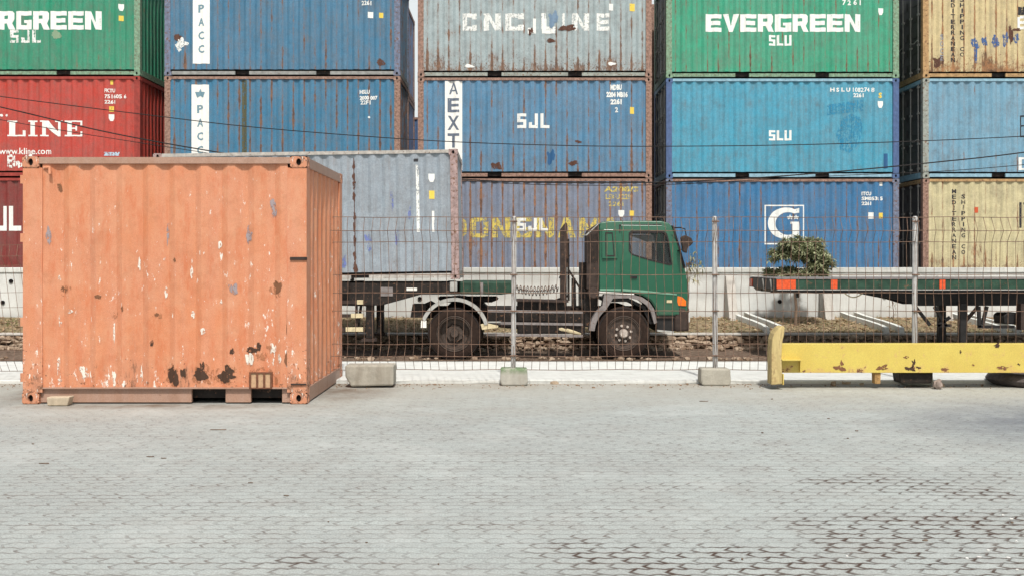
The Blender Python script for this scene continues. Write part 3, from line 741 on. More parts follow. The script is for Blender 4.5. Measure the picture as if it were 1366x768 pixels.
# column 2
STAR = lambda cx, cy, r_: [[(cx+r_*(1 if k % 2 == 0 else .42)*math.sin(k*math.pi/5), cy-r_*(1 if k % 2 == 0 else .42)*math.cos(k*math.pi/5)) for k in range(10)]]
t, sp = container('dull blue container on top of the second stack with white vertical letter band', X2, d2, Z3, P_blue3, F_rustblue, F_grey)
decal(t, sp, 'white_band', pr(257, -26, 279, 85), LBAND)
decal(t, sp, 'lettering', vword('PACC', 268, 6, 78, 8.5, .03, .6)+STAR(268, -10, 9), LB, .007)
decal(t, sp, 'serial_number', tfont('HSLU', 482, -13, 497, -8, .03)+tfont('2089 14 8', 482, -6, 512, -1, .03)+tfont('2261', 482, 1, 495, 7, .03), LW)
decal(t, sp, 'white_mark', pr(490.5, 16, 497.5, 24), LW); decal(t, sp, 'yellow_mark', pr(505.5, 17, 511, 24), YB)
decal(t, sp, 'paint_scar', blob(239, 60, 6, 8, 5)+blob(246, 58, 5, 3, 8), LW2); decal(t, sp, 'rust_patch', blob(237, 51, 5, 5, 9)+blob(508, 83, 5, 5, 3), LR)
t, sp = container('rust streaked blue container in the middle of the second stack above the orange container', X2, d2, Z2, P_blue2, F_rust, F_rust)
decal(t, sp, 'white_band', pr(255, 113, 278, 226), LBAND)
decal(t, sp, 'lettering', STAR(266.5, 125, 7)+vword('PACC', 266.5, 140, 213, 8.5, .03, .6), LB, .007)
decal(t, sp, 'serial_number', tfont('HSLU', 479.5, 120, 493, 125.5, .04)+tfont('2000 007', 479.5, 128, 503.5, 133.5, .05)+tfont('22F1', 480.5, 134, 494, 139.5, .03), LW)
decal(t, sp, 'white_mark', blob(492, 156.5, 1.5, 1.5, 1, 8, .1), LW); decal(t, sp, 'rust_streak', pr(322, 107, 329, 204), letter_mat('green_rust_streak', (.10, .10, .06), .55, 6))
t, sp = container('blue container at the bottom of the second stack, behind the trailer', X2, d2, Z1, P_blue1, F_rust, F_rust)
# column 3
t, sp = container('pale grey green container with worn white name on top of the middle stack', X3, d3, Z3, P_aqua, F_rust, F_aqua)
L_ = []
for ch, a, b in (('C', 617, 636), ('N', 645, 668), ('C', 674, 699), ('L', 722, 741), ('I', 746, 757), ('N', 763, 786), ('E', 796, 813)):
    L_ += [[(a+p*(b-a), 41-q*23) for p, q in g] for g in glyph(ch, .32, .24)]
decal(t, sp, 'lettering', L_, LW2)
decal(t, sp, 'lettering', [[(a+p*(b-a), 45-q*20) for p, q in g] for ch, a, b in (('J', 704, 715), ('L', 723, 740)) for g in glyph(ch, .36, .22)], LW, .007)
decal(t, sp, 'paint_smear', blob(738, 25, 6, 9, 4), letter_mat('slate_smear', (.18, .27, .38), .35, 30), .010)
decal(t, sp, 'rust_patch', blob(757, 38, 11, 4, 7)+blob(735, 54, 5, 3, 3)+blob(708, 42, 3, 4, 4), LR, .010)
decal(t, sp, 'white_mark', pr(812.5, 5, 818, 14)+blob(626, 88, 6, 2.5, 3)+blob(817, 85, 5, 2, 8), LW); decal(t, sp, 'yellow_mark', pr(840, 5, 847, 15), YB)
t, sp = container('mid blue container with large white vertical letter band in the middle stack', X3, d3, Z2, P_sjl, F_rust, F_rust)
decal(t, sp, 'white_band', pr(593.5, 108.5, 616.5, 227), LBAND)
decal(t, sp, 'lettering', [[(599, 126), (604.3, 110), (606, 110), (601.5, 126)], [(606, 110), (611, 126), (608.6, 126), (604.8, 113)], [(600.5, 120), (609, 120), (609.5, 122), (600, 122)]]+
      [q for ch, a in (('E', 131), ('X', 154.5), ('T', 178), ('R', 200)) for q in tfont(ch, 597, a, 612.5, a+19, .025)], letter_mat('slate_lettering', (.13, .16, .21), .2, 33), .007)
decal(t, sp, 'lettering', word('SJL', 690, 151.5, 733, 171, .28, .34, .2), LW)
decal(t, sp, 'serial_number', tfont('MDBU', 814.5, 113, 829.5, 120.5, .06)+tfont('2204 MB16', 809, 122.5, 837.5, 130, .06)+tfont('2261', 814.5, 132, 829.5, 139.5, .06)+tfont('2', 820.5, 143, 824.5, 150, .04), LW)
decal(t, sp, 'yellow_mark', pr(840.5, 143, 846, 152), YB); decal(t, sp, 'paint_smear', blob(735, 209, 5, 8, 4), DARKB)
decal(t, sp, 'rust_patch', blob(662, 222, 5, 5, 2)+blob(764, 218, 6, 3, 5)+blob(771, 189, 4, 2, 6), LR)
t, sp = container('rusty slate blue container with large yellow name behind the truck', X3, d3, Z1, P_dong, F_rust, F_rust)
L_ = []
for i, ch in enumerate('DONGNAMA'):
    a = 598.5+i*29.1; b = a+(24 if ch != 'M' else 26); L_ += [[(a+p*(b-a), 317-q*26.5) for p, q in g] for g in glyph(ch, .3, .2)]
decal(t, sp, 'lettering', L_, LY)
decal(t, sp, 'lettering', word('SJL', 690, 291, 731, 308.5, .28, .36, .22), LW, .008)
decal(t, sp, 'serial_number', tfont('A208/3', 806, 249, 852, 256, .03)+tfont('LSKU 228', 808, 259, 842, 266, .02)+tfont('2261', 812, 269, 832, 275, .02), LY)
decal(t, sp, 'white_mark', shield(829, 285, 8, 9), LW); decal(t, sp, 'yellow_mark', pr(840, 281, 846, 288), YB)
# column 4
t, sp = container('bright green container with full white name on top of the fourth stack', X4, d4, Z3, P_green4, F_green, F_green)
decal(t, sp, 'lettering', word('EVERGREEN', 941.5, 19, 1148.5, 42.5, .08, .34, .24), LW)
decal(t, sp, 'lettering', word('SLU', 1026, 47, 1056, 61, .2, .34, .2), LW)
decal(t, sp, 'serial_number', tfont('HSLU 201 8', 1100, -9, 1160, -3, .02)+tfont('7 2 6 1', 1124, 0, 1149, 7, .03), LW); decal(t, sp, 'weight_mark', shield(1175.5, 15.5, 7, 9), LW)
t, sp = container('clean sky blue container in the middle of the fourth stack', X4, d4, Z2, P_cyan, F_blue, F_cyan)
decal(t, sp, 'lettering', word('SLU', 1026, 174, 1056, 187.5, .2, .34, .2), LW)
decal(t, sp, 'serial_number', tfont('H S L U', 1108, 117, 1135, 122.5, .04)+tfont('108274 8', 1138, 117, 1167, 123, .02)+tfont('2261', 1138.5, 124.5, 1152.5, 130, .03), LW)
decal(t, sp, 'yellow_mark', tfont('S', 1172.5, 123.5, 1177.5, 131, .05), YB); decal(t, sp, 'weight_mark', shield(1175, 139.5, 7.5, 9), LW)
old = letter_mat('fresher_blue_patch', S(58, 148, 188, .85), 1.0, 40)
decal(t, sp, 'repainted_patch', [[(1104, 140), (1152, 133), (1152, 148), (1104, 154)]]+[[(1124, 158), (1136, 152), (1149, 157), (1152, 172), (1147, 192), (1134, 204), (1122, 200), (1116, 180)]], old)
decal(t, sp, 'repainted_patch', pr(1179.5, 205, 1184.5, 225), DARKB)
t, sp = container('royal blue container with boxed white letter G logo at the bottom of the fourth stack', X4, d4, Z1, P_g, F_rustblue, F_rust)
lg = pr(1020.5, 273.5, 1073, 275.2)+pr(1020.5, 324.5, 1073, 326.3)+pr(1020.5, 275.2, 1022.2, 324.5)+pr(1071.3, 275.2, 1073, 324.5)
no, inn = [], []
for k_ in range(25):
    q = R(62)+R(238)*k_/24
    no.append((1049+24.5*math.cos(q)*1.0, 298-21*math.sin(q))); inn.append((1051.5+16.5*math.cos(q), 298.5-15.2*math.sin(q)))
for k_ in range(24): lg.append([no[k_], no[k_+1], inn[k_+1], inn[k_]])
lg += [[no[0], inn[0], (1066.5, 284), (1066.5, 277.5)], pr(1057.2, 299, 1066.5, 315)[0], pr(1054.5, 296, 1066.5, 299)[0]]
lg += [[(p, q) for p, q in s] for s in STAR(1054, 290, 4)+STAR(1062.5, 290, 3.6)]
decal(t, sp, 'logo', lg, LW)
decal(t, sp, 'serial_number', tfont('ITCU', 1150, 256, 1163, 261, .04)+tfont('SM053: 5', 1150, 262.5, 1178.5, 267.5, .04)+tfont('2261', 1150, 269, 1163, 274, .04), LW)
decal(t, sp, 'white_mark', pr(1159, 283.5, 1166, 292)+pr(1174, 243, 1178, 248), LW); decal(t, sp, 'yellow_mark', pr(1173, 284, 1178.5, 291.5), YB)
# column 5
t, sp = container('rusty cream container with blue smears on top of the rightmost stack', X5, d5, Z3, P_ylw3, F_yel, F_yel)
decal(t, sp, 'lettering', vword('MEDITERRANEAN', 1272, -10, 84.5, 6.5, .025)+vword('SHIPPING CO', 1284, -3, 77.5, 6, .025), LK)
decal(t, sp, 'lettering', vword('SOCE', 1257, 46, 83, 5.5, .02), letter_mat('grey_lettering', (.25, .28, .32), .4, 35))
decal(t, sp, 'blue_smear', blob(1301, 58, 4.5, 7, 1)+[[(1300, 65), (1305, 65), (1304, 84), (1301, 84)]]+blob(1314, 56, 3, 6, 2)+blob(1329, 55, 5, 9, 3)+blob(1342, 52, 4, 8, 4)+blob(1356, 52, 4, 6, 5), LN)
decal(t, sp, 'dark_patch', pr(1359, 9, 1385, 20), LK); decal(t, sp, 'lettering', word('B8'.replace('B', '8'), 1358, 21, 1384, 39, .1, .3, .2), LW)
decal(t, sp, 'rust_patch', blob(1253, 82, 7, 6, 4)+blob(1349, 45, 2.5, 13, 6)+blob(1357, 40, 6, 2, 7), LR)
t, sp = container('pale sky blue container in the middle of the rightmost stack', X5, d5, Z2, P_pale, F_aqua, F_cyan)
decal(t, sp, 'lettering', [rc(1362, 154, 1363.5, 183)[::-1], rc(1363.5, 154, 1380, 156)[::-1], rc(1363.5, 167, 1376, 169)[::-1], rc(1363.5, 181, 1380, 183)[::-1]], LK)
decal(t, sp, 'lettering', word('D', 1360, 210, 1376, 227, .1, .26, .16), LW)
t, sp = container('cream container with black vertical lettering at the bottom of the rightmost stack', X5, d5, Z1, P_ylw1, F_rust, F_yel)
decal(t, sp, 'lettering', vword('MEDITERRANEAN', 1273.5, 252.5, 348, 6.5, .025)+vword('SHIPPING CO', 1285.8, 259.5, 341, 6, .025), LK)
decal(t, sp, 'red_mark', pr(1300.5, 276.5, 1306, 284), OR); decal(t, sp, 'lettering', pr(1361, 270, 1364, 304)+pr(1366, 270, 1380, 273), LK)
# second rank glimpsed through the gap between the second and third stacks
P_back = paint('back_rank_blue_paint', S(60, 110, 160), .3, .8, 22)
for i, (zz, mm, txt) in enumerate(((Z3, P_back, 'blue container on top of the rear rank, glimpsed through the bright gap'), (Z2, P_blue1, 'dark container in the middle of the rear rank, glimpsed through the bright gap'),
                     (Z1, P_redl, 'container at the bottom of the rear rank, glimpsed through the bright gap'))):
    container(txt, X2-.12, d2+W20+.75, zz, mm, F_rust, group='rear rank containers')
for zz, mm, txt in ((Z3, P_blue3, 'container on top of the rear rank behind the bright green one'), (Z2, P_green1, 'container in the middle of the rear rank behind the clean sky blue one'), (Z1, P_blue1, 'container at the bottom of the rear rank behind the boxed logo one')):
    container(txt, X4-.0, d4+W20+.5, zz, mm, F_rust, group='rear rank containers')
for zz, txt in ((Z2, 'upper container of the low far stack closing the bright gap'), (Z1, 'lower container of the low far stack closing the bright gap')):
    container(txt, -1.9, 36.5, zz, P_blue1, F_rust, group='low far stack containers')

# ------------------------------------------------------------------ orange ten foot container
P_or = paint('sun_faded_orange_paint', (.62, .238, .112), -.1, .25, 51, fade=.38, speck=.0, bottom=.8, x0=-1.28, chips=.7)
P_orf = paint('orange_frame_paint', (.62, .24, .115), .0, 0, 52, fade=.35, speck=.25, bottom=1.0, x0=-1.28, chips=.75)
P_orr = paint('dirty_orange_rail_paint', (.38, .22, .15), .2, 0, 53, fade=.5, speck=.35, bottom=.3, x0=-1.28)
OL, OD = 2.991, 11.62
t, sp = container('orange ten foot container standing alone on the block paving', (219.5-683)*OD/F, OD, .004, P_or, P_orf, P_orr, L=OL, H=2.591, pw=.205, doors=False, group=None)
orange = t
OR_PANEL = sp
WC = letter_mat('bare_white_scrape', (.74, .70, .62), .8, 41); GS = letter_mat('grey_scuff', (.32, .27, .28), .7, 42); RB = letter_mat('dark_rust_hole', (.065, .035, .022), .38, 43); HALO = letter_mat('rust_halo', (.40, .17, .085), 1.15, 47); CHALK = letter_mat('chalky_paint_fade', (.62, .36, .25), 1.0, 48)
RBL = letter_mat('brown_rust', (.20, .09, .045), .4, 44)
decal(t, sp, 'rust_patch', blob(229, 502, 6, 13, 1)+blob(243, 498, 2.5, 6, 2)+blob(267, 499, 9, 9, 3)+blob(269, 489, 3, 6, 4)+blob(300, 502, 12, 8, 5)+blob(303, 492, 4, 7, 6)+blob(309, 469, 3, 4, 7)+blob(336, 467, 7, 4, 8)+blob(345, 463, 3, 6, 9)+blob(201, 458, 2.4, 3.6, 10), RB)
decal(t, sp, 'rust_patch', blob(84, 387, 4, 4.5, 12)+blob(130, 396, 4.5, 2.5, 13)+blob(162, 412, 1.6, 3.5, 14)+blob(208, 420, 2, 2, 15)+blob(370, 383, 5, 7, 16)+blob(384, 435, 2, 13, 17)+blob(382, 478, 2.5, 10, 18)+blob(232, 347, 1.5, 3, 19)+blob(78, 250, 3, 6, 20), RBL)
decal(t, sp, 'white_scrape', blob(76, 493, 2.4, 14.4, 21)+blob(78, 430, 2.2, 10.2, 22)+blob(77, 371, 1.6, 4.2, 23)+blob(111, 497, 5.0, 9.3, 24)+blob(150, 505, 2.2, 7.6, 25)+blob(93, 415, 3.6, 2.5, 26)+blob(184, 351, 1.8, 7.6, 27)+blob(220, 391, 1.8, 7.6, 28)+blob(219, 345, 2.2, 2.5, 29)+
      blob(270, 441, 2.9, 4.2, 30)+blob(292, 327, 2.5, 4.2, 31)+blob(254, 362, 1.8, 6.8, 32)+blob(256, 419, 2.2, 5.1, 33)+blob(332, 478, 5.8, 8.5, 34)+blob(362, 470, 2.9, 11.9, 35)+blob(372, 478, 2.2, 6.8, 36)+blob(150, 440, 1.4, 17.0, 37)+blob(186, 500, 1.4, 11.9, 38)+blob(293, 404, 1.8, 5.1, 39), WC, .005)
decal(t, sp, 'scuff_mark', blob(64, 315, 3.5, 10, 41)+blob(222, 310, 2.2, 13, 42)+blob(364, 277, 4, 12, 43)+blob(331, 314, 4, 11, 44)+blob(310, 385, 5, 8, 45), GS, .006)
decal(t, sp, 'rust_stain_patch', blob(229, 504, 9, 16, 71)+blob(268, 498, 14, 14, 72)+blob(302, 500, 17, 13, 73)+blob(345, 470, 16, 11, 74)+blob(347, 506, 20, 14, 75)+blob(85, 389, 7, 8, 76)+blob(208, 421, 5, 5, 77)+blob(368, 386, 8, 9, 78)+blob(150, 420, 5, 6, 79), HALO, .0032)
# little louvre vent
vx0, vx1, vz0, vz1 = *[(a-683)*OD/F for a in (332, 363)], *[CAMZ+(HZ-b)*OD/F for b in (518, 496)]
v_ = MB(); v_.box(vx0, vx1, OD+.004, OD+.03, vz0, vz0+.012); v_.box(vx0, vx1, OD+.004, OD+.03, vz1-.012, vz1)
for k_ in range(4):
    xx = vx0+(vx1-vx0-.022)*k_/3; v_.box(xx, xx+.022, OD+.002, OD+.028, vz0+.012, vz1-.012)
vo = v_.build('vent_frame', simple('rusty_vent', (.16, .07, .04), .8, .3, 30), orange)
MB().box(vx0+.01, vx1-.01, OD+.015, OD+.034, vz0+.008, vz1-.008).build('vent_plate', simple('tan_vent', (.5, .33, .2), .8, .2, 30), orange)
# door gear seen on the right hand post, hooks on the left post
for (a, b, c, d_) in ((387, 343, 411, 347), (388, 512-1, 410, 513)):
    x0_, z0_ = xz(a, d_, OD); x1_, z1_ = xz(c, b, OD)
    MB().box(x0_, x1_-.01, OD-.012, OD+.004, z0_, z1_).build('door_latch', M['steel_brown'], orange, bevel=.003)
for py in (240, 318, 430, 504):
    x0_, z0_ = xz(27.2, py+5, OD); MB().box(x0_-.012, x0_+.03, OD+.02, OD+.05, z0_, z0_+.09).build('hinge_lug', P_orf, orange, bevel=.003)
x0_, z0_ = xz(58, 234, OD); MB().tube([(x0_, OD+.02, z0_+.08), (x0_+.07, OD-.01, z0_+.08), (x0_+.075, OD-.02, z0_+.01)], .018, 8).build('lashing_hook', P_orf, orange)
# boards on the roof
BG = 'weathered boards lying on the orange container'
for i, (a, b, yy, hh, lab) in enumerate(((130, 262, 12.6, .03, 'brown board on the left half of the orange roof'), (215, 345, 13.1, .03, 'middle board on the orange roof, overlapping the left one'), (300, 392, 12.3, .022, 'pale thin board at the right end of the orange roof'))):
    X0 = (a-683)*yy/F; X1_ = (b-683)*yy/F
    zr = 2.6
    o = MB().box(X0, X1_, yy, yy+.22, zr+.002*i, zr+.002*i+hh).build('wooden_board', M['wood'] if i != 2 else simple('pale_board', (.42, .34, .26), .8, .3, 5), bevel=.003)
    own(o, ((X0+X1_)/2, yy+.11, zr)); o.rotation_euler = (0, R((.35, -.3, .25)[i]), R((1.2, -1, 2)[i])); props(o, lab, 'board', BG)
# flat stone in front of the left corner
o = MB().prism([xz(67, 539.5, 11.55), xz(94, 539.5, 11.55), xz(97, 527.5, 11.55), xz(66, 528, 11.55)], 11.47, 11.60).build('stone_slab', concrete('sandy_stone', (.5, .42, .31), .4, 12), bevel=.012)
own(o, (-4.7, 11.55, 0)); props(o, 'flat sandy stone slab in front of the orange container', 'stone')

# ------------------------------------------------------------------ wheels
def wheel(parent, cx, cz, yn, r_=.53, wd=.28, deep=False, bolts=True, hubmat=None):
    """axis along y, near face at yn"""
    t_ = MB().lathe([(r_*.60, .03), (r_*.64, .005), (r_*.74, -.004), (r_*.90, .004), (r_*.975, .03), (r_, .07), (r_, wd-.07), (r_*.975, wd-.03), (r_*.9, wd), (r_*.6, wd-.02), (r_*.6, .03)], cx, cz, 56, yn)
    # tread grooves
    wh_ = t_.build('wheel', M['tyre'], parent, smooth=True)
    dz = .17 if deep else .05
    rm = MB().lathe([(r_*.60, .035), (r_*.615, .012), (r_*.585, .004), (r_*.55, .03), (r_*.53, dz*.6), (r_*.50, dz), (r_*.34, dz+.01), (r_*.30, dz-.015 if not deep else dz-.05), (r_*.0001, dz-.02 if not deep else dz-.05)], cx, cz, 40, yn)
    rm.build('rim', M['rim'], wh_, smooth=True)
    hb = MB().lathe([(r_*.17, dz), (r_*.17, dz-.10), (r_*.13, dz-.13), (.0001, dz-.13)], cx, cz, 24, yn)
    for k_ in range(8):
        q = 2*math.pi*(k_+.3)/8; bx, bz = cx+r_*.29*math.cos(q), cz+r_*.29*math.sin(q)
        hb.lathe([(.026, dz), (.026, dz-.045), (.0001, dz-.05)], bx, bz, 8, yn)
    hb.build('hub', hubmat or M['rim'], wh_, smooth=True)
    rg = MB().lathe([(r_*.965, .03), (r_*.955, .001), (r_*.935, .0)], cx, cz, 56, yn); rg.build('sidewall_ring', M['rubber'], wh_, smooth=True)
    rg2 = MB().lathe([(r_*.60, .02), (r_*.645, -.012), (r_*.665, -.001)], cx, cz, 56, yn); rg2.build('bead_ring', M['rim'], wh_, smooth=True)
    return wh_
# ------------------------------------------------------------------ the green tractor truck
TD = 22.0
def T(x, y): return xz(x, y, TD)
def tp(pts): return [T(*p) for p in pts]
def green_mat(name, col, coat=.6):
    n = NT(name); a = n.noise(n.obj, 3, 5, .6); f = n.noise(n.obj, 40, 4, .7)
    k = n.mix(n.ramp(a, .4, .7, 0, .3), col, tuple(c*.8+.02 for c in col)); k = n.mix(n.ramp(f, .6, .75, 0, .3), k, (.12, .12, .09))
    z = n.sep(n.obj)[2]; k = n.mix(n.math('MULTIPLY', n.ramp(z, .6, 1.3, .35, 0), n.ramp(a, .35, .6)), k, (.14, .12, .09))
    n.done(k, .35, spec=.28); n.b.inputs['Coat Weight'].default_value = coat; n.b.inputs['Coat Roughness'].default_value = .25
    n.bump(a, .08, .03)
    return n.m
M['cab'] = green_mat('green_cab_paint', (.006, .082, .042), .55)
M['cab_pale'] = green_mat('faded_green_trim', (.13, .28, .20), .3)
M['greenbeam'] = simple('dull_green_steel', (.022, .058, .038), .6, .35, 7, rust=.25)
def glass_mat():
    n = NT('tinted_cab_glass'); g = n.t.nodes.new('ShaderNodeBsdfGlossy'); g.inputs['Roughness'].default_value = .03; g.inputs['Color'].default_value = (.9, .92, .92, 1)
    tr = n.t.nodes.new('ShaderNodeBsdfTransparent'); tr.inputs['Color'].default_value = (.84, .85, .84, 1)
    fr = n.t.nodes.new('ShaderNodeFresnel'); fr.inputs['IOR'].default_value = 1.3
    mx = n.t.nodes.new('ShaderNodeMixShader'); n.t.links.new(n.math('ADD', fr.outputs[0], .01), mx.inputs[0]); n.t.links.new(tr.outputs[0], mx.inputs[1]); n.t.links.new(g.outputs[0], mx.inputs[2])
    n.t.links.new(mx.outputs[0], n.out.inputs[0]); return n.m
M['glass'] = glass_mat()
def plate(outer, holes, y0, y1):
    """flat plate with holes, thickness along y"""
    mb = MB()
    for yy in (y0, y1):
        bm = bmesh.new(); es = []
        for lp in [outer]+holes:
            vs = [bm.verts.new((p[0], yy, p[1])) for p in lp]
            es += [bm.edges.new((vs[i], vs[(i+1) % len(vs)])) for i in range(len(vs))]
        r_ = bmesh.ops.triangle_fill(bm, use_beauty=True, use_dissolve=False, edges=es, normal=(0, -1, 0))
        bm.verts.index_update(); fs = []
        for f in bm.faces:
            f.normal_update(); ids = [v.index for v in f.verts]
            if (f.normal.y > 0) == (yy == y0): ids = ids[::-1]
            fs.append(tuple(ids))
        mb.add([v.co[:] for v in bm.verts], fs); bm.free()
    n0 = 0; tot = sum(len(l) for l in [outer]+holes)
    for lp in [outer]+holes:
        n = len(lp)
        for i in range(n):
            a = n0+i; b = n0+(i+1) % n; mb.f.append((a, b, b+tot, a+tot))
        n0 += n
    return mb
truck = thing('tractor_truck', 'green day cab tractor truck parked facing right behind the wire fence', 'truck', (T(720, 480)[0], TD+1.2, ROADZ))
CY0, CY1 = TD+.04, TD+2.36
arch = lambda r0, a0, a1, n=14, cx=832, cy=444: [(cx+r0*math.cos(R(a0+(a1-a0)*k/n)), cy-r0*math.sin(R(a0+(a1-a0)*k/n))) for k in range(n+1)]
roofline = [(800, 304), (801, 299), (804, 296), (812, 294.7), (850, 294), (884, 294.6), (893, 297), (898, 302)]
frontline = [(903, 320), (908, 338), (912, 352), (915, 362), (917, 374), (918, 394), (917.5, 412), (915, 420)]
archp = [(903, 421)]+[(877, 421), (874, 410), (868, 401), (858, 394.5), (845, 391), (800, 388.5)]
cab_out = roofline+frontline+archp
win = [(840, 311), (843, 308.6), (886, 308.8), (890.5, 312), (893, 322), (896.5, 352.5), (893, 353.6), (868, 347.5), (850, 342), (843, 339.5), (839.5, 335)]
for (y0, y1) in ((CY0, CY0+.05), (CY1-.05, CY1)):
    plate(tp(cab_out), [tp(win)], y0, y1).build('side_panel', M['cab'], truck, bevel=.045, seg=4)
# shell closing the cab: roof, rear, floor
def shell(pts, th=.04, y0=CY0+.05, y1=CY1-.05):
    q = tp(pts); mb = MB(); c = Vector((T(855, 350)[0], 0, T(855, 350)[1]))
    inner = []
    for (x, z) in q:
        d = (c-Vector((x, 0, z))).normalized()*th; inner.append((x+d.x, z+d.z))
    return mb.prism(q+inner[::-1], y0, y1)
shell(roofline).build('roof', M['cab'], truck, smooth=False)
shell([(915.2, 362), (917, 374), (918, 394), (917.5, 412), (915, 420)]).build('front_panel', M['cab'], truck)
shell([(803, 388.6), (800.1, 388.5), (800, 340), (800, 304)]).build('rear_wall', M['cab'], truck)
MB().prism(tp([(805, 384), (905, 384), (905, 388), (805, 388)]), CY0+.06, CY1-.06).build('cab_floor', M['black'], truck)
# windscreen: slanted glass between the pillars
ws = MB(); a, b = T(898.5, 303.5), T(914.8, 361)
ws.add([(a[0], CY0+.1, a[1]), (a[0], CY1-.1, a[1]), (b[0], CY1-.1, b[1]), (b[0], CY0+.1, b[1]), (a[0]-.01, CY0+.1, a[1]), (a[0]-.01, CY1-.1, a[1]), (b[0]-.01, CY1-.1, b[1]), (b[0]-.01, CY0+.1, b[1])], [(0, 3, 2, 1), (4, 5, 6, 7), (0, 1, 5, 4), (3, 7, 6, 2)])
ws.build('windscreen', M['glass'], truck)
# door, standing 8 mm proud so that its gap reads
door_out = [(829.5, 300), (884, 300.5), (891, 303), (896, 312), (900, 330), (904, 352), (906, 380), (906, 419), (879, 419), (876, 409), (869, 399.5), (859, 393), (846, 389.5), (829.5, 388.5), (828, 350), (832, 335)]
dr = plate(tp(door_out), [tp(win)], CY0-.022, CY0+.001).build('door', M['cab'], truck, bevel=.012, seg=3)
plate(tp([(x-(x-866)*-.015, y-(y-331)*-.03) for x, y in win]), [tp([(x+(866-x)*.05, y+(331-y)*.09) for x, y in win])], CY0-.030, CY0-.012).build('window_seal', M['rubber'], dr)
MB().prism(tp([(x+(866-x)*.01, y+(331-y)*.01) for x, y in win]), CY0-.004, CY0+.002).build('window', M['glass'], dr)
MB().prism(tp([(x+(866-x)*.01, y+(331-y)*.01) for x, y in win]), CY1-.02, CY1-.014).build('far_window', M['glass'], truck)
MB().prism(tp([(841, 368), (850, 368), (850, 371.5), (841, 371.5)]), CY0-.045, CY0-.022).build('handle', M['black'], dr, bevel=.004)
MB().prism(tp([(868, 447-28.5-.5), (876, 418.5), (876, 417.5), (868, 417.5)]), CY0-.03, CY0-.02)
# body crease along the door, pale waist strip
MB().prism(tp([(830, 385.2), (858, 387.2), (903, 392), (903, 393.6), (858, 390.2), (830, 388.2)]), CY0-.034, CY0-.020).build('waist_strip', M['cab_pale'], dr, bevel=.004)
MB().prism(tp([(800.5, 385.0), (828.5, 385.2), (828.5, 388), (800.5, 387.6)]), CY0-.014, CY0+.001).build('waist_strip', M['cab_pale'], truck)
# rear quarter vent panel
MB().prism(tp([(803.5, 308), (806, 306), (819, 306), (821, 309), (823.5, 322), (824, 345), (803.5, 345)]), CY0-.016, CY0+.001).build('quarter_panel', M['cab'], truck, bevel=.012, seg=3)
plate(tp([(808, 310), (818, 310), (820.5, 342), (808, 342)]), [tp([(809.2, 311.4), (816.8, 311.4), (819, 340.6), (809.2, 340.6)])], CY0-.022, CY0-.013).build('quarter_seal', M['rubber'], truck)
# roof gutter
MB().prism(tp([(827, 299.5), (884, 298.6), (884, 299.8), (828.5, 300.8), (828.5, 310), (827, 310)]), CY0-.016, CY0+.001).build('rain_gutter', M['black'], truck)
# A pillar trim, wiper pillar
MB().prism(tp([(897.5, 300), (901, 302), (915.5, 358), (911.5, 358)]), CY0-.012, CY0+.06).build('pillar_trim', M['rubber'], truck, bevel=.008)
MB().prism(tp([(897.5, 300), (901, 302), (915.5, 358), (911.5, 358)]), CY1-.06, CY1+.012).build('pillar_trim', M['rubber'], truck, bevel=.008)
def lean(o):
    o0 = wl(o).z; zb = T(0, 362)[1]
    for ob in [o]+list(o.children):
        for v in ob.data.vertices:
            h = v.co.z+wl(ob).z-zb
            if h > 0:
                cy = v.co.y+wl(ob).y; s_ = 1 if cy < (CY0+CY1)/2 else -1
                v.co.y += s_*(h*.05+h*h*.10)
for ch_ in list(truck.children): lean(ch_)
MB().prism(tp([(853, 310), (889, 310), (891, 322), (882, 321), (868, 315.5)]), CY1-.20, CY1-.19).build('window_glare_panel', M['white_paint'], truck)  # white sheet added to stand for bright sunlight showing in the cab window
# seats, wheel, dash inside
for yy in (CY0+.3, CY1-.85):
    st_ = MB().prism(tp([(836, 325), (843, 322), (850, 356), (870, 356), (870, 366), (842, 366)]), yy, yy+.5).build('seat', M['steel_grey'], truck, bevel=.03)
    MB().prism(tp([(836, 312), (842, 311), (845, 321), (839, 322)]), yy+.12, yy+.4).build('headrest', M['steel_grey'], st_, bevel=.02)
MB().prism(tp([(890, 352), (914, 360), (914, 384), (884, 384)]), CY0+.07, CY1-.07).build('dashboard', M['black'], truck, bevel=.02)
sw_ = MB(); ax, az = T(880, 348)
pts = [(ax+.06*math.cos(q)*1.2-.14*math.sin(q)*0, CY0+.55+.22*math.cos(q), az+.20*math.sin(q)) for q in [2*math.pi*k/20 for k in range(21)]]
sw_.tube(pts, .016, 6); sw_.build('steering_wheel', M['black'], truck, smooth=True)
# mirror
mr = MB().prism(tp([(906, 317), (912, 314), (920, 318), (922.5, 324), (919, 328), (915.5, 330), (914, 338), (909, 336)]), CY0-.28, CY0-.12).build('mirror', M['steel_brown'], truck, bevel=.02)
mx_ = MB(); g = lambda x, y, yy: (T(x, y)[0], yy, T(x, y)[1])
mx_.tube([g(898, 304, CY0), g(907, 304, CY0-.12), g(912, 306, CY0-.2), g(914, 316, CY0-.2)], .013, 6); mx_.tube([g(904, 335, CY0), g(910, 332, CY0-.18)], .012, 6)
mx_.build('mirror_arm', M['black'], mr)
MB().prism(tp([(908, 315), (914, 315), (914, 337), (908, 337)]), CY1+.12, CY1+.2).build('mirror', M['black'], truck, bevel=.02)
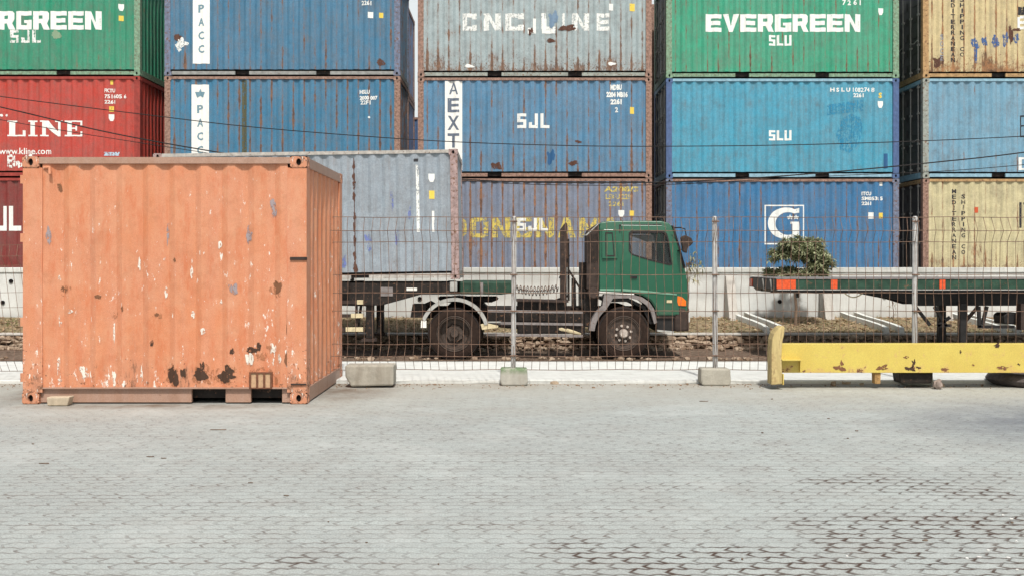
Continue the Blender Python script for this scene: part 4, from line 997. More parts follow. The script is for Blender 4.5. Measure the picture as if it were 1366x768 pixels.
# lamp, bumper, grille step
lm = MB().prism(tp([(904, 394.5), (910, 396), (915.5, 401), (915.5, 408), (905, 407.5), (903.5, 402)]), CY0-.03, CY0+.1).build('indicator_lamp', simple('orange_lens', (.75, .16, .02), .2, .2, 20), truck, bevel=.01)
MB().prism(tp([(904, 394.5), (910, 396), (915.5, 401), (915.5, 408), (905, 407.5), (903.5, 402)]), CY1-.1, CY1+.03).build('indicator_lamp', simple('orange_lens_far', (.75, .16, .02), .2, .2, 20), truck, bevel=.01)
MB().prism(tp([(889.5, 400), (896.5, 400), (896.5, 403.6), (889.5, 403.6)]), CY0-.036, CY0-.02).build('side_marker', M['cream_paint'], truck)
bp = MB().prismz([(T(900, 0)[0], CY0-.01), (T(916, 0)[0], CY0-.01), (T(921, 0)[0], CY0+.12), (T(921.5, 0)[0], CY0+.5), (T(921.5, 0)[0], CY1-.5), (T(921, 0)[0], CY1-.12), (T(916, 0)[0], CY1+.01), (T(900, 0)[0], CY1+.01)], T(0, 442)[1], T(0, 409.5)[1]).build('bumper', M['steel_brown'], truck, bevel=.05, seg=3)
MB().box(T(916.5, 0)[0], T(921.9, 0)[0], CY0+.1, CY0+.42, T(0, 430)[1], T(0, 417)[1]).build('headlight', simple('headlight_glass', (.5, .5, .48), .15, .2, 9), bp, bevel=.01)
MB().box(T(916.5, 0)[0], T(921.9, 0)[0], CY1-.42, CY1-.1, T(0, 430)[1], T(0, 417)[1]).build('headlight', simple('headlight_glass_far', (.5, .5, .48), .15, .2, 9), bp, bevel=.01)
stp = MB().prism(tp([(875.5, 422), (900, 422), (900, 443), (878, 443)]), CY0+.03, CY1-.03).build('step_box', M['black'], truck, bevel=.01)
MB().prism(tp([(877, 421.4), (900, 421.4), (900, 424), (877, 424)]), CY0-.01, CY0+.08).build('step_lip', M['steel_brown'], truck)
MB().prism(tp([(877, 439.5), (899, 441.5), (899, 443.8), (877, 441.8)]), CY0-.02, CY0+.2).build('step_tread', M['steel_light'], truck)
# front mud guard: arch band
band_out = [(788, 436), (789, 424), (794, 410), (803, 399)]; 
mg = tp(arch(46, 176, 128)+[(806, 392.5), (845, 392.8), (857, 396.2), (867, 403), (873, 412), (877, 430), (873, 432)]+[(868, 414)]+[(862, 406.5), (853, 400.6), (842, 397.5), (818, 398)]+arch(38.5, 128, 176))
MB().prism(mg, CY0-.005, CY0+.36).build('mudguard', M['steel_grey'], truck, bevel=.006)
inn_ = tp([(806, 399), (843, 399), (862, 408.5), (872, 432), (868, 432), (858, 411), (840, 402.5), (808, 403)])
MB().prism(inn_, CY0+.1, CY1-.1).build('wheel_arch_liner', M['black'], truck)
MB().prism(tp([(800.5, 388.8), (846, 391.4), (846, 393), (800.5, 391)]), CY0-.02, CY0+.02).build('arch_lip', M['white_paint'], truck)
hubm = simple('chrome_dull_hub', (.50, .44, .39), .45, .4, 25, metal=.4)
for yy in (TD+.02, TD+2.10): wheel(truck, *T(832, 444.4), yy, .53, .28, hubmat=hubm)
# behind cab: dark air intake / sleeper grille with slanted top
rb = MB().prism(tp([(783, 312), (786, 306), (799.6, 297.5), (799.6, 386), (783, 386)]), CY0+.06, CY0+.75).build('air_intake', M['steel_brown'], truck, bevel=.012)
sl = MB()
for k_ in range(7):
    xx = T(785.2+k_*2.1, 0)[0]; sl.box(xx, xx+.012, CY0+.045, CY0+.059, T(0, 350)[1], T(0, 312)[1])
sl.build('intake_slats', M['steel_dark'], rb)
MB().prism(tp([(782, 313), (799.6, 297), (799.6, 298.6), (783, 314.5)]), CY0+.05, CY0+.77).build('intake_cowl', M['steel_light'], rb)
eng = MB(); eng.prism(tp([(780, 386), (799, 386), (799, 440), (780, 436)]), CY0+.25, CY1-.25); eng.prism(tp([(776, 350), (783, 350), (783, 400), (776, 400)]), CY0+.4, CY0+.9)
eng.build('engine_block', M['steel_dark'], truck, bevel=.01)
tk = MB().lathe([(.0001, -.02), (.09, -.02), (.115, .01), (.115, .45), (.0001, .45)], *T(792, 391), 24, CY0+.0); tk.build('air_tank', M['steel_brown'], truck, smooth=True)
# exhaust stack with slanted top, second post, stays
ex = MB(); exo = tp([(749, 402), (749, 305), (756.5, 295.5), (758, 297), (758, 402)])
ex.prism(exo, CY0+.5, CY0+.7); ex.build('exhaust_stack', M['steel_brown'], truck, bevel=.01)
eb = MB(); eb.prism(tp([(758.8, 318), (761.5, 318), (762, 402), (759, 402)]), CY0+.52, CY0+.62); eb.prism(tp([(765, 372), (770, 372), (771, 410), (765, 410)]), CY0+.5, CY0+.75)
eb.bar(g(760, 360, CY0+.45), g(776, 386, CY0+.45), .04, .04); eb.bar(g(762, 395, CY0+.7), g(740, 403, CY0+.7), .04, .04); eb.bar(g(748, 372, CY0+.6), g(762, 340, CY0+.6), .03, .03)
eb.build('exhaust_bracket', M['steel_dark'], truck)
# chassis
cr = MB()
for yy in (CY0+.62, CY1-.72): cr.prism(tp([(560, 412), (880, 412), (880, 428), (560, 426)]), yy, yy+.09)
for px in (570, 620, 660, 700, 740, 780): cr.prism(tp([(px, 414), (px+6, 414), (px+6, 425), (px, 425)]), CY0+.70, CY1-.73)
cr.build('chassis_rail', M['steel_brown'], truck)
bb = MB(); bb.prism(tp([(548, 406.5), (566, 406.5), (566, 424.5), (545, 424.5)]), CY0+.35, CY0+.8); bb.tube([g(566, 408, CY0+.5), g(572, 405, CY0+.5), g(580, 410, CY0+.55)], .05, 8); bb.build('rear_light_bracket', M['steel_dark'], truck)
bx_ = MB(); bx_.prism(tp([(690, 401.5), (757, 402.5), (757, 446), (690, 446)]), CY0+.22, CY0+.75); bx_.build('tool_box', M['steel_dark'], truck, bevel=.01)
MB().prism(tp([(650, 410), (690, 410), (690, 440), (650, 436)]), CY0+.3, CY0+.8).build('air_tank', M['steel_dark'], truck, bevel=.02)
bx2 = MB(); bx2.prism(tp([(757, 415), (782, 415), (782, 446), (757, 446)]), CY0+.25, CY0+.8); bx2.build('battery_box', M['steel_dark'], truck, bevel=.01)
MB().prism(tp([(688, 399.6), (759, 401.2), (759, 403.6), (688, 402)]), CY0+.1, CY0+.8).build('deck_plate', M['steel_brown'], truck)
for (a, b, c, d_) in ((650, 412.8, 778, 418.5), (650, 429, 778, 434.5), (648, 444.5, 778, 451)):
    MB().prism(tp([(a, b), (c, b+2.2), (c, b+5.4), (a, b+3.4)]), CY0+.04, CY0+.08).build('side_guard_rail', M['steel_grey'], truck, bevel=.004)
for px in (686, 719): MB().prism(tp([(px, 404), (px+2.6, 404), (px+2.6, 450), (px, 450)]), CY0+.082, CY0+.12).build('guard_upright', M['steel_brown'], truck)
MB().tube([g(735, 437, CY0+.3), g(750, 440, CY0+.25), g(776, 446, CY0+.28)], [.03, .05, .035], 8).build('brake_hose', M['cream_paint'], truck, smooth=True)
# rear axle, duals, fender
for yy in (TD+.02, TD+.36, TD+1.80, TD+2.12): wheel(truck, *T(606, 445), yy, .54, .27, deep=(yy < TD+.1))
MB().tube([(T(606, 0)[0], TD+.3, T(0, 445)[1]), (T(606, 0)[0], TD+2.1, T(0, 445)[1])], .11, 14).build('axle', M['steel_dark'], truck)
MB().tube([(T(832, 0)[0], TD+.2, T(0, 444)[1]), (T(832, 0)[0], TD+2.1, T(0, 444)[1])], .07, 12).build('axle', M['steel_dark'], truck)
for yy in (TD-.02, TD+1.76):
    fo = MB().prism(tp(arch(45, 158, 14, 24, 606, 443)+arch(42.4, 14, 158, 24, 606, 443)), yy, yy+.66).build('rear_fender', M['steel_grey'], truck, smooth=False)
    if yy < TD:
        MB().prism(tp(arch(46.4, 158, 14, 24, 606, 443)+arch(41.6, 14, 158, 24, 606, 443)), yy-.03, yy-.001).build('fender_lip', M['steel_light'], fo)
MB().prism(tp([(562, 427), (569, 427), (569, 436.5), (561.5, 436.5)]), TD-.04, TD-.02).build('mudflap', M['white_paint'], truck)
MB().prism(tp([(641, 432), (650, 430.5), (665, 434), (664, 437), (643, 439.5)]), TD-.03, TD+.15).build('fender_bracket', M['cream_paint'], truck, bevel=.01)
MB().prism(tp([(650, 428.5), (668, 428.5), (668, 430), (650, 430)]), TD-.03, TD+.1).build('fender_bracket', M['steel_light'], truck)
# fifth wheel
fw = MB().prism(tp([(580, 398), (660, 398), (664, 401), (655, 405), (585, 405)]), TD+.75, TD+1.65).build('fifth_wheel', M['steel_dark'], truck, bevel=.01)
MB().prism(tp([(600, 404), (640, 404), (650, 413), (590, 413)]), TD+.8, TD+1.6).build('fifth_wheel_mount', M['steel_dark'], truck)
# coiled air lines from the stack to the trailer
for j, (y_a, mat_) in enumerate(((383, M['wire']), (387, M['steel_dark']))):
    pts = []; N = 13*10
    for k_ in range(N+1):
        f_ = k_/N; cxp = 684+f_*64; cyp = y_a+(6 if j else 2.5)*math.sin(math.pi*f_)*1.0+(1.5 if not j else 0)
        q = 2*math.pi*13*f_; X, Z = T(cxp, cyp); pts.append((X, TD+1.0+.2*j+.055*math.cos(q), Z+.055*math.sin(q)))
    MB().tube(pts, .008, 5).build('coiled_air_line', mat_, truck, smooth=True)

# ------------------------------------------------------------------ left semi trailer carrying the grey container
TX = T(606, 0)[0]
tr = thing('semi_trailer', 'dark skeletal semi trailer coupled to the green truck under the grey container', 'trailer', (TX, TD+1.2, ROADZ))
bm_ = MB()
for yy in (TD+.72, TD+1.6): bm_.prism(tp([(190, 377), (688, 377), (688, 386), (683, 393), (585, 394), (558, 394), (507, 408), (484, 410), (190, 404)]), yy, yy+.1)
bm_.build('main_beam', M['steel_dark'], tr)
gs = MB().prism(tp([(612, 376), (683, 376), (687, 380), (687, 386), (680, 392), (668, 393.5), (612, 393)]), TD+.3, TD+2.1).build('gooseneck', M['greenbeam'], tr, bevel=.03, seg=3)
MB().prism(tp([(600, 376), (609.5, 376), (609.5, 388.5), (600, 388.5)]), TD+.04, TD+.3).build('twist_lock_box', M['steel_light'], tr, bevel=.01)
MB().prism(tp([(640, 377), (644, 377), (644, 392.5), (640, 392.5)]), TD+.27, TD+.299).build('gooseneck_rib', M['steel_grey'], tr)
cb = MB()
for px in (215, 300, 390, 455, 590): cb.prism(tp([(px, 377), (px+10, 377), (px+10, 392), (px, 392)]), TD+.05, TD+2.35)
cb.build('cross_member', M['steel_dark'], tr)
MB().prism(tp([(453, 377.5), (600, 377.5), (600, 392.5), (557, 393), (507, 407), (453, 407)]), TD+.14, TD+.2).build('side_skirt', M['steel_dark'], tr)
MB().prism(tp([(507, 383), (523, 383), (523, 395), (507, 395)]), TD+.125, TD+.139).build('id_plate', M['steel_grey'], tr)
MB().prism(tp([(541.5, 384), (555.5, 384), (555.5, 387.8), (541.5, 387.8)]), TD+.125, TD+.139).build('id_plate', M['white_paint'], tr)
for yy in (TD+.22, TD+1.95):
    lg_ = MB().prism(tp([(486, 392), (496.5, 392), (496.5, 452), (486, 452)]), yy, yy+.16).build('landing_leg', M['steel_dark'], tr, bevel=.01)
    MB().prism(tp([(481, 452.1), (499, 452.1), (500, 456), (480, 456)]), yy-.06, yy+.24).build('foot_plate', M['steel_brown'], lg_)
MB().bar(g(501, 446, TD+.5), g(507, 407, TD+.5), .06, .06).build('leg_brace', M['steel_dark'], tr)
for (y_, xa_) in ((403.3, 475), (421.4, 467), (439.7, 460)):
    MB().prism(tp([(300, y_-2.6), (xa_, y_-2.6), (xa_, y_+2), (300, y_+2)]), TD+.10, TD+.14).build('side_guard', M['steel_brown'], tr)
    MB().prism(tp([(xa_+.2, y_-3.2), (483.5, y_-3.2), (483.5, y_+2.6), (xa_+.2, y_+2.6)]), TD+.08, TD+.15).build('guard_end', M['cream_paint'], tr, bevel=.005)
MB().prism(tp([(472.5, 392), (475.5, 392), (475.5, 445), (472.5, 445)]), TD+.16, TD+.2).build('guard_upright', M['steel_brown'], tr)
MB().bar(g(479, 408, TD+.3), g(475, 436, TD+.3), .05, .05).build('guard_stay', M['steel_dark'], tr)
for px in (250, 335):
    for yy in (TD+.02, TD+.34, TD+1.8, TD+2.12): wheel(tr, *T(px, 445), yy, .53, .27, deep=(yy < TD+.1))
    MB().tube([(T(px, 0)[0], TD+.3, T(0, 445)[1]), (T(px, 0)[0], TD+2.1, T(0, 445)[1])], .09, 12).build('axle', M['steel_dark'], tr)
    MB().prism(tp([(px-20, 404), (px+20, 404), (px+12, 440), (px-12, 440)]), TD+.8, TD+.9).build('spring_hanger', M['steel_dark'], tr)
P_grey = paint('pale_grey_blue_paint', S(156, 170, 182, .85), -.05, .45, 61, fade=.4, speck=.2, bottom=.5)
F_greyrust = simple('rusty_pale_frame', (.34, .25, .24), .7, .35, 9, rust=.6)
F_paler = simple('pale_grey_rail', (.40, .38, .35), .7, .3, 9, rust=.35)
GD = 22.05
gx = (611-683)*GD/F-L20/2
t, sp = container('pale grey blue container loaded on the semi trailer behind the orange one', gx, GD, CAMZ-(375.5-HZ)/F*GD, P_grey, F_greyrust, F_paler, group=None)
PB = letter_mat('purple_blue_scuff', (.15, .19, .42), .8, 62)
decal(t, sp, 'rust_scar', sum([blob(471.5+.4*math.sin(yy), yy, 2.0, 5.5, yy) for yy in (222, 236, 247, 263, 290, 305, 322, 343)], [])+blob(472, 358, 3, 8, 3)+pr(471.2, 212, 472.2, 366), LR)
decal(t, sp, 'paint_scuff', blob(489, 319, 3.5, 5, 2)+blob(491, 331, 2.5, 6, 3)+blob(528, 318, 2.5, 8, 4)+blob(545, 288, 2, 8, 5)+blob(522, 268, 1.6, 14, 6)+blob(457, 352, 3, 8, 7), PB)
decal(t, sp, 'white_streak', pr(554.8, 222, 558.6, 312)+pr(575.3, 284, 578.4, 312), LW2)
decal(t, sp, 'weight_mark', shield(575.5, 240, 8, 11), LW); decal(t, sp, 'yellow_mark', pr(572, 257, 579, 268), YB)
decal(t, sp, 'vent', pr(552, 214, 558, 218), LK)
t.rotation_euler = (0, -R(.9), R(.5))
for o in (t,): o.location.x += .02

# ------------------------------------------------------------------ right trailer
rt = thing('flatbed_trailer', 'green flatbed trailer with red reflector blocks parked on the right', 'trailer', (T(1300, 0)[0], TD+1.2, ROADZ))
for yy, nm in ((TD+.0, 1), (TD+2.3, 2)):
    MB().prism(tp([(1036, 372.6), (1700, 372.6), (1700, 385.5), (1036, 385.5)]), yy+.01, yy+.09).build('side_rail', M['greenbeam'], rt, bevel=.008)
MB().prism(tp([(1037, 385.8), (1700, 385.8), (1700, 387), (1037, 387)]), TD-.01, TD+.1).build('rail_lip', M['steel_light'], rt)
MB().prism(tp([(1035.5, 371.3), (1700, 371.3), (1700, 372.4), (1035.5, 372.4)]), TD-.005, TD+2.4).build('deck', M['steel_grey'], rt)
for (a, b) in ((1036, 1061.5), (1108.5, 1117), (1253.3, 1261)):
    MB().prism(tp([(a, 373), (b, 373), (b, 385.3), (a, 385.3)]), TD-.004, TD+.009).build('reflector_block', M['reflector'], rt)
MB().prism(tp([(1034.5, 372.7), (1035.9, 372.7), (1035.9, 386), (1034.5, 386)]), TD+.012, TD+2.388).build('front_crossbar', M['black'], rt)
for yy in (TD+.33, TD+1.02): MB().bar(g(1034.8, 388, yy), g(1032.6, 372.6, yy), .02, .05).build('front_strap', M['steel_light'], rt)
MB().prism(tp([(1033.6, 374), (1035, 374), (1035, 385), (1033.6, 385)]), TD+2.1, TD+2.38).build('end_reflector', M['reflector'], rt)
mb_ = MB()
for yy in (TD+.7, TD+1.6): mb_.prism(tp([(1038, 382), (1700, 382), (1700, 409), (1243, 409.5), (1218, 402), (1165, 391.6), (1040, 391.2)]), yy, yy+.1)
mb_.build('main_beam', M['black'], rt)
MB().prism(tp([(1038, 386.2), (1700, 387.3), (1700, 391.5), (1042, 391)]), TD+.12, TD+2.28).build('under_frame', M['black'], rt)
MB().prism(tp([(1073, 391.8), (1077, 391.8), (1077, 398), (1073, 398)]), TD+.6, TD+.7).build('gladhand_box', M['black'], rt)
for yy in (TD+.4, TD+1.5):
    lx0 = xz(1281, 405, TD+.4)[0]; zt, zb_ = T(0, 405)[1], ROADZ+.03
    o_ = MB().box(lx0, lx0+.15, yy, yy+.15, zb_, zt).build('landing_leg', M['black'], rt, bevel=.01)
    MB().box(lx0-.09, lx0+.24, yy-.06, yy+.2, ROADZ+.004, zb_-.001).build('foot_plate', M['black'], o_)
for (a, b, c, d_, m_) in ((1229, 406, 1252, 435, 'black'), (1258, 410, 1274, 436, 'black'), (1279, 424, 1262, 436, 'black'), (1318, 409, 1293, 438, 'steel_brown'), (1262, 435.5, 1281, 435.5, 'black')):
    MB().bar(g(a, b, TD+.45), g(c, d_, TD+.45), .06, .05).build('leg_brace', M[m_], rt)
for seg_ in (((1314, 409), (1315, 437)), ((1325, 409), (1319, 434)), ((1313, 436.5), (1362, 436.5))):
    MB().bar(g(*seg_[0], TD+.3), g(*seg_[1], TD+.3), .06, .06).build('side_guard', M['black'], rt)
MB().prism(tp([(1347.5, 422), (1352, 418), (1372, 418), (1372, 434), (1349, 433)]), TD+.3, TD+.8).build('air_tank', M['black'], rt, bevel=.02)
MB().prism(tp([(1363.5, 405), (1368, 405), (1368, 440), (1363.5, 440)]), TD+.05, TD+.25).build('reflector_post', M['steel_brown'], rt)
pts = [g(1135+24*f_, 392+2.6*math.sin(math.pi*f_)*2, TD+.4) for f_ in [k_/12 for k_ in range(13)]]
MB().tube(pts, .012, 6).build('hanging_hose', M['cream_paint'], rt)
for px in (1560, 1640):
    for yy in (TD+.02, TD+.34, TD+1.8, TD+2.12): wheel(rt, *T(px, 445), yy, .53, .27, deep=(yy < TD+.1))
    MB().tube([(T(px, 0)[0], TD+.3, T(0, 445)[1]), (T(px, 0)[0], TD+2.1, T(0, 445)[1])], .09, 12).build('axle', M['steel_dark'], rt)

# ------------------------------------------------------------------ bushes
def leafy_tree(name, label, cat, base, top_z, rosettes, leaf_len, leaf_w, mat, trunk_r, limbs, droop=.3, nleaf=14, seed=1):
    t_ = thing(name, label, cat, base); rr_ = random.Random(seed)
    tb = MB(); tb.tube([base, (base[0]+.02, base[1], base[2]+(top_z-base[2])*.5), (base[0]-.02, base[1], top_z)], [trunk_r, trunk_r*.85, trunk_r*.7], 8)
    tb.build('trunk', M['bark'], t_, smooth=True)
    lb = MB()
    for (x, y, z) in limbs:
        lb.tube([(base[0], base[1], top_z-.03), ((base[0]+x)/2+.05, (base[1]+y)/2, (top_z+z)/2-.05), (x, y, z)], [trunk_r*.6, trunk_r*.4, trunk_r*.15], 6)
    lb.build('limb', M['bark'], t_, smooth=True)
    lf = MB()
    for (x, y, z, sc) in rosettes:
        tilt = Vector((rr_.gauss(0, .4), rr_.gauss(-.15, .4), 1)).normalized(); t1 = tilt.orthogonal().normalized(); t2 = tilt.cross(t1)
        for k_ in range(nleaf):
            az = 2*math.pi*k_/nleaf+rr_.uniform(-.3, .3); el = rr_.uniform(-.35, .9)
            dr_ = (t1*math.cos(az)+t2*math.sin(az))*math.cos(el)+tilt*math.sin(el)
            ln = leaf_len*sc*rr_.uniform(.65, 1.15); sd = dr_.cross(Vector((0, 0, 1)));
            sd = sd.normalized()*leaf_w*rr_.uniform(.7, 1.1) if sd.length > .05 else t1*leaf_w
            p0 = Vector((x, y, z)); p1 = p0+dr_*ln*.5; p2 = p0+dr_*ln-Vector((0, 0, ln*droop*rr_.uniform(.5, 1.5)))
            up = sd.cross(dr_).normalized()*leaf_w*.25
            lf.add([p0, p1+sd+up, p2, p1-sd+up, p1-up*.6], [(0, 1, 4), (1, 2, 4), (2, 3, 4), (3, 0, 4)])
    o_ = lf.build('crown', mat, t_); return t_
M['bark'] = simple('grey_brown_bark', (.20, .14, .10), .85, .35, 20, bump=.4)
def leaf_mat(name, a, b):
    n = NT(name); h = n.noise(n.obj, 5, 3, .7); k = n.mix(n.ramp(h, .38, .62), a, b)
    g_ = n.t.nodes.new('ShaderNodeNewGeometry'); rnd = g_.outputs['Random Per Island']
    k = n.mix(n.ramp(rnd, .3, 1, 0, .6), k, tuple(c*1.9+.03 for c in b))
    n.done(k, .42, spec=.5)
    tl = n.t.nodes.new('ShaderNodeBsdfTranslucent'); n.lk(tl.inputs[0], k); mx = n.t.nodes.new('ShaderNodeMixShader'); mx.inputs[0].default_value = .22
    n.t.links.new(n.b.outputs[0], mx.inputs[1]); n.t.links.new(tl.outputs[0], mx.inputs[2]); n.t.links.new(mx.outputs[0], n.out.inputs[0]); return n.m
BD = 26.0
bx0 = PX(1061, 0, BD)[0]; rr2 = random.Random(11); ros = []
def B(px, py, y): p = PX(px, py, BD); return (p[0], y, p[2])
for (cx_, cy_, rx_, ry_, n_) in ((1062, 336, 28, 15, 80), (1088, 344, 17, 15, 40), (1064, 365, 32, 7, 40), (1035, 341, 12, 9, 20), (1050, 328, 12, 9, 20), (1071, 322, 13, 8, 24), (1091, 327, 13, 9, 24), (1099, 343, 9, 13, 26), (1056, 340, 12, 8, 16), (1079, 340, 14, 12, 26), (1095, 356, 9, 7, 14),
      (1035, 365, 12, 6, 22), (1056, 363, 12, 6, 24), (1077, 365, 13, 6, 24), (1096, 366, 9, 6, 16), (1088, 356, 14, 7, 22), (1100, 350, 8, 10, 14)):
    yc_ = rr2.uniform(-.35, .35)
    for q_ in range(n_):
        v_ = Vector((rr2.gauss(0, 1), rr2.gauss(0, 1), rr2.gauss(0, 1))).normalized()*rr2.uniform(.5, 1)
        ros.append((*B(cx_+v_.x*rx_, cy_+v_.z*ry_, BD+yc_+v_.y*.35), rr2.uniform(.75, 1.1)))
limbs = [B(1040, 360, BD-.2), B(1085, 345, BD+.2), B(1060, 335, BD), B(1098, 360, BD-.3), B(1030, 372, BD+.3), B(1075, 366, BD+.4)]
leafy_tree('leafy_bush_tree', 'small dense tree with long narrow leaves behind the flatbed trailer', 'tree', (bx0, BD, -.03), PX(0, 385, BD)[2], ros, .17, .026, leaf_mat('narrow_green_leaves', (.15, .175, .085), (.28, .295, .175)), .04, limbs, droop=.25, nleaf=16, seed=4)
SD = 25.7; sx = PX(917, 0, SD)[0]; ros = []
for (px, py) in ((925, 338), (921, 345), (929, 346), (934, 352), (924, 353), (918, 362), (930, 368), (921, 372), (915, 355), (928, 358), (926, 376), (937, 358)):
    p = PX(px, py, SD); ros.append((p[0], SD+rr2.uniform(-.2, .2), p[2], rr2.uniform(.7, 1.1)))
leafy_tree('sapling', 'thin drooping sapling growing just ahead of the truck cab', 'tree', (sx, SD, -.05), PX(0, 350, SD)[2], ros, .20, .014, leaf_mat('yellow_green_leaves', (.16, .17, .06), (.30, .27, .13)), .018,
           [(r_[0], r_[1], r_[2]) for r_ in ros[:8]], droop=.9, nleaf=7, seed=9)
ros = [(*[PX(px, py, 26.3)[i] for i in (0, 1, 2)], 1.0) for px, py in ((1190, 396), (1186, 408), (1194, 420), (1191, 426), (1196, 404))]
leafy_tree('sapling', 'tiny bare sapling at the wall foot under the flatbed trailer', 'tree', (PX(1191, 0, 26.3)[0], 26.3, 0), PX(0, 400, 26.3)[2], ros, .10, .010, leaf_mat('dull_leaves', (.10, .11, .05), (.18, .16, .08)), .01, [r_[:3] for r_ in ros[:3]], nleaf=6, seed=12)

# ------------------------------------------------------------------ wire fence
FD = 13.45
fence = thing('wire_fence', 'rusty welded wire mesh fence on steel posts with concrete feet', 'fence', (0, FD, 0))
sF = F/FD
zrow = [CAMZ+(HZ-p)/sF for p in (290, 308, 323, 366.5, 390.5, 414.5, 458.5, 474, 492.5)]
yrow = [0, -.07, 0, 0, 0, 0, 0, -.07, 0]
posts = [-118, 150, 418, 686, 954, 1222, 1490, 1758]
def mesh_panel(xa, xb, lean=0.0, drop=0.0, jit=0, seed=0):
    mb = MB(); rj = random.Random(seed); n = round((xb-xa)/.0995); rw = .0040
    def pt(x, j):
        f_ = (x-xa)/(xb-xa); z = zrow[j]; return Vector((x+lean*(z-.2)+jit*.012*math.sin(j*2.1+x*3), FD+yrow[j]+.012*math.sin(x*2.3+seed)+.008*math.sin(j*1.3+x*7), z+drop*(z/2.0)*(1-f_)*1.0+.004*math.sin(x*5+j)))
    for i in range(n+1):
        x = xa+(xb-xa)*i/n
        ds = rj.uniform(-.004, .004)
        pts = [pt(x+ds+rj.uniform(-.003, .003), j) for j in range(9)]
        mb.tube(pts, rw*.84, 5)
    for j in range(9):
        pts = [pt(xa+(xb-xa)*i/12, j)+Vector((0, -.006, 0)) for i in range(13)]
        mb.tube(pts, rw*1.08, 5)
    return mb
for i in range(len(posts)-1):
    xa = (posts[i]-683)/sF+.012; xb = (posts[i+1]-683)/sF-.012
    if i == 0: mb = mesh_panel(xa, xb, lean=.0, seed=i)
    else: mb = mesh_panel(xa, xb, seed=i, jit=.6)
    if i == 0:
        mb = MB()
        def pt0(x, j):
            f_ = (x-xa)/(xb-xa); z = zrow[j]*(.82+.03*f_); return Vector((x-.16*(z-.2)*1.0+.05, FD+.12+yrow[j]+.08*z, z-.0))
        n = 25
        for q in range(n+1): mb.tube([pt0(xa+(xb-xa)*q/n, j) for j in range(9)], .0036, 4)
        for j in range(9): mb.tube([pt0(xa+(xb-xa)*q/12, j) for q in range(13)], .0034, 4)
    mb.build('wire_mesh', M['wire'], fence)
for i, px in enumerate(posts):
    X = (px-683)/sF; top = CAMZ+(HZ-288.5)/sF
    tiltx = (.0, .0, .0, -.012, .008, -.006, .0, 0)[i]
    pm = MB().tube([(X+tiltx, FD+.035, .06), (X, FD+.035, top-.02), (X, FD+.035, top)], [.031, .031, .022], 12)
    p_ = pm.build('fence_post', M['post'], fence, smooth=True)
    cl = MB()
    for zc in (zrow[0]-.05, zrow[3], zrow[5], zrow[7]): cl.tube([(X+tiltx*.5-.045, FD-.005, zc), (X+tiltx*.5+.045, FD-.005, zc)], .009, 6)
    cl.build('wire_clip', M['wire'], p_)
    if px in (686, 954, 150, -118, 1490, 1758, 418, 1222):
        x0_, x1_ = (X-.165, X+.165) if px != 954 else (X-.19, X+.17)
        bb_ = MB().prism([(x0_+.015, .003), (x1_-.02, .003), (x1_, .05), (x1_-.01, .205), (x0_, .21), (x0_-.005, .06)], FD-.13, FD+.115)
        bo = bb_.build('concrete_foot', M['block_moss'] if px == 686 else M['block'], fence, bevel=.018, seg=2)
o = MB().prism([xz(463.5, 500, 13.3), xz(471, 513, 13.3), xz(527, 511.5, 13.3), xz(527.5, 484.5, 13.3), xz(463, 485, 13.3)], 13.12, 13.42).build('concrete_block', M['block'], bevel=.02)
own(o, (PX(495, 0, 13.3)[0], 13.3, 0)); props(o, 'loose chipped concrete block beside the orange container', 'concrete block')

# ------------------------------------------------------------------ yellow steel beam and what lies under it
YD = 13.0
def Yp(pts): return [xz(a, b, YD) for a, b in pts]
def yellow_mat():
    n = NT('chipped_yellow_paint'); a = n.noise(n.obj, 2.5, 5, .65); b = n.noise(n.obj, 9, 6, .75, off=(3, 3, 3)); f = n.noise(n.obj, 110, 5, .85); z = n.sep(n.obj)[2]
    k = n.mix(n.ramp(a, .4, .65, 0, .6), (.62, .50, .11), (.55, .40, .08)); k = n.mix(n.ramp(f, .46, .6, 0, .5), k, (.42, .33, .10)); k = n.mix(n.ramp(f, .46, .36, 0, .3), k, (.76, .64, .22))
    low = n.ramp(z, .16, .30, .12, 0)
    m = n.ramp(n.math('ADD', b, low), .68, .71); k = n.mix(n.ramp(n.math('ADD', b, low), .58, .68, 0, .6), k, (.55, .33, .15)); k = n.mix(m, k, n.mix(a, RUST_D, (.26, .10, .04)))
    n.bump(n.math('ADD', f, n.math('MULTIPLY', m, -1)), .3, .005); return n.done(k, .5, spec=.4)
M['yellow'] = yellow_mat()
yb = thing('yellow_beam', 'long rust chipped yellow steel beam lying along the fence', 'steel beam', (4.5, YD, 0))
bw = MB()
x0_, z0_ = xz(1041, 497, YD); x1_, z1_ = xz(1500, 458.5, YD)
bw.box(x0_, x1_, YD+.03, YD+.06, z0_, z1_); bw.build('web_plate', M['yellow'], yb, bevel=.004)
fl_ = MB(); fl_.box(x0_, x1_, YD+.0605, YD+.26, z1_-.016, z1_-.004); fl_.box(x0_, x1_, YD+.0605, YD+.26, z0_+.002, z0_+.0135); fl_.build('flange', M['yellow'], yb, bevel=.003)
MB().box(x0_, x1_, YD+.26, YD+.29, z0_+.014, z1_-.014).build('web_plate', M['yellow'], yb)
sx0, sz0 = xz(1041, 479, YD); sx1, _ = xz(1068, 479, YD)
MB().box(sx0, sx1, YD-.10, YD+.029, sz0-.006, sz0+.006).build('stiffener', M['yellow'], yb)
MB().box(sx1-.006, sx1+.006, YD-.004, YD+.029, z0_+.014, sz0-.007).build('stiffener', M['yellow'], yb)
def chip(cx, cy, rx, ry, sd):
    q_ = blob(cx, cy, rx*.72, ry*.8, sd, 36, .7)[0]
    MB().prism([xz(a, b, YD) for a, b in q_], YD+.0275, YD+.0296).build('rust_chip', RBL if sd % 2 else RB, yb)
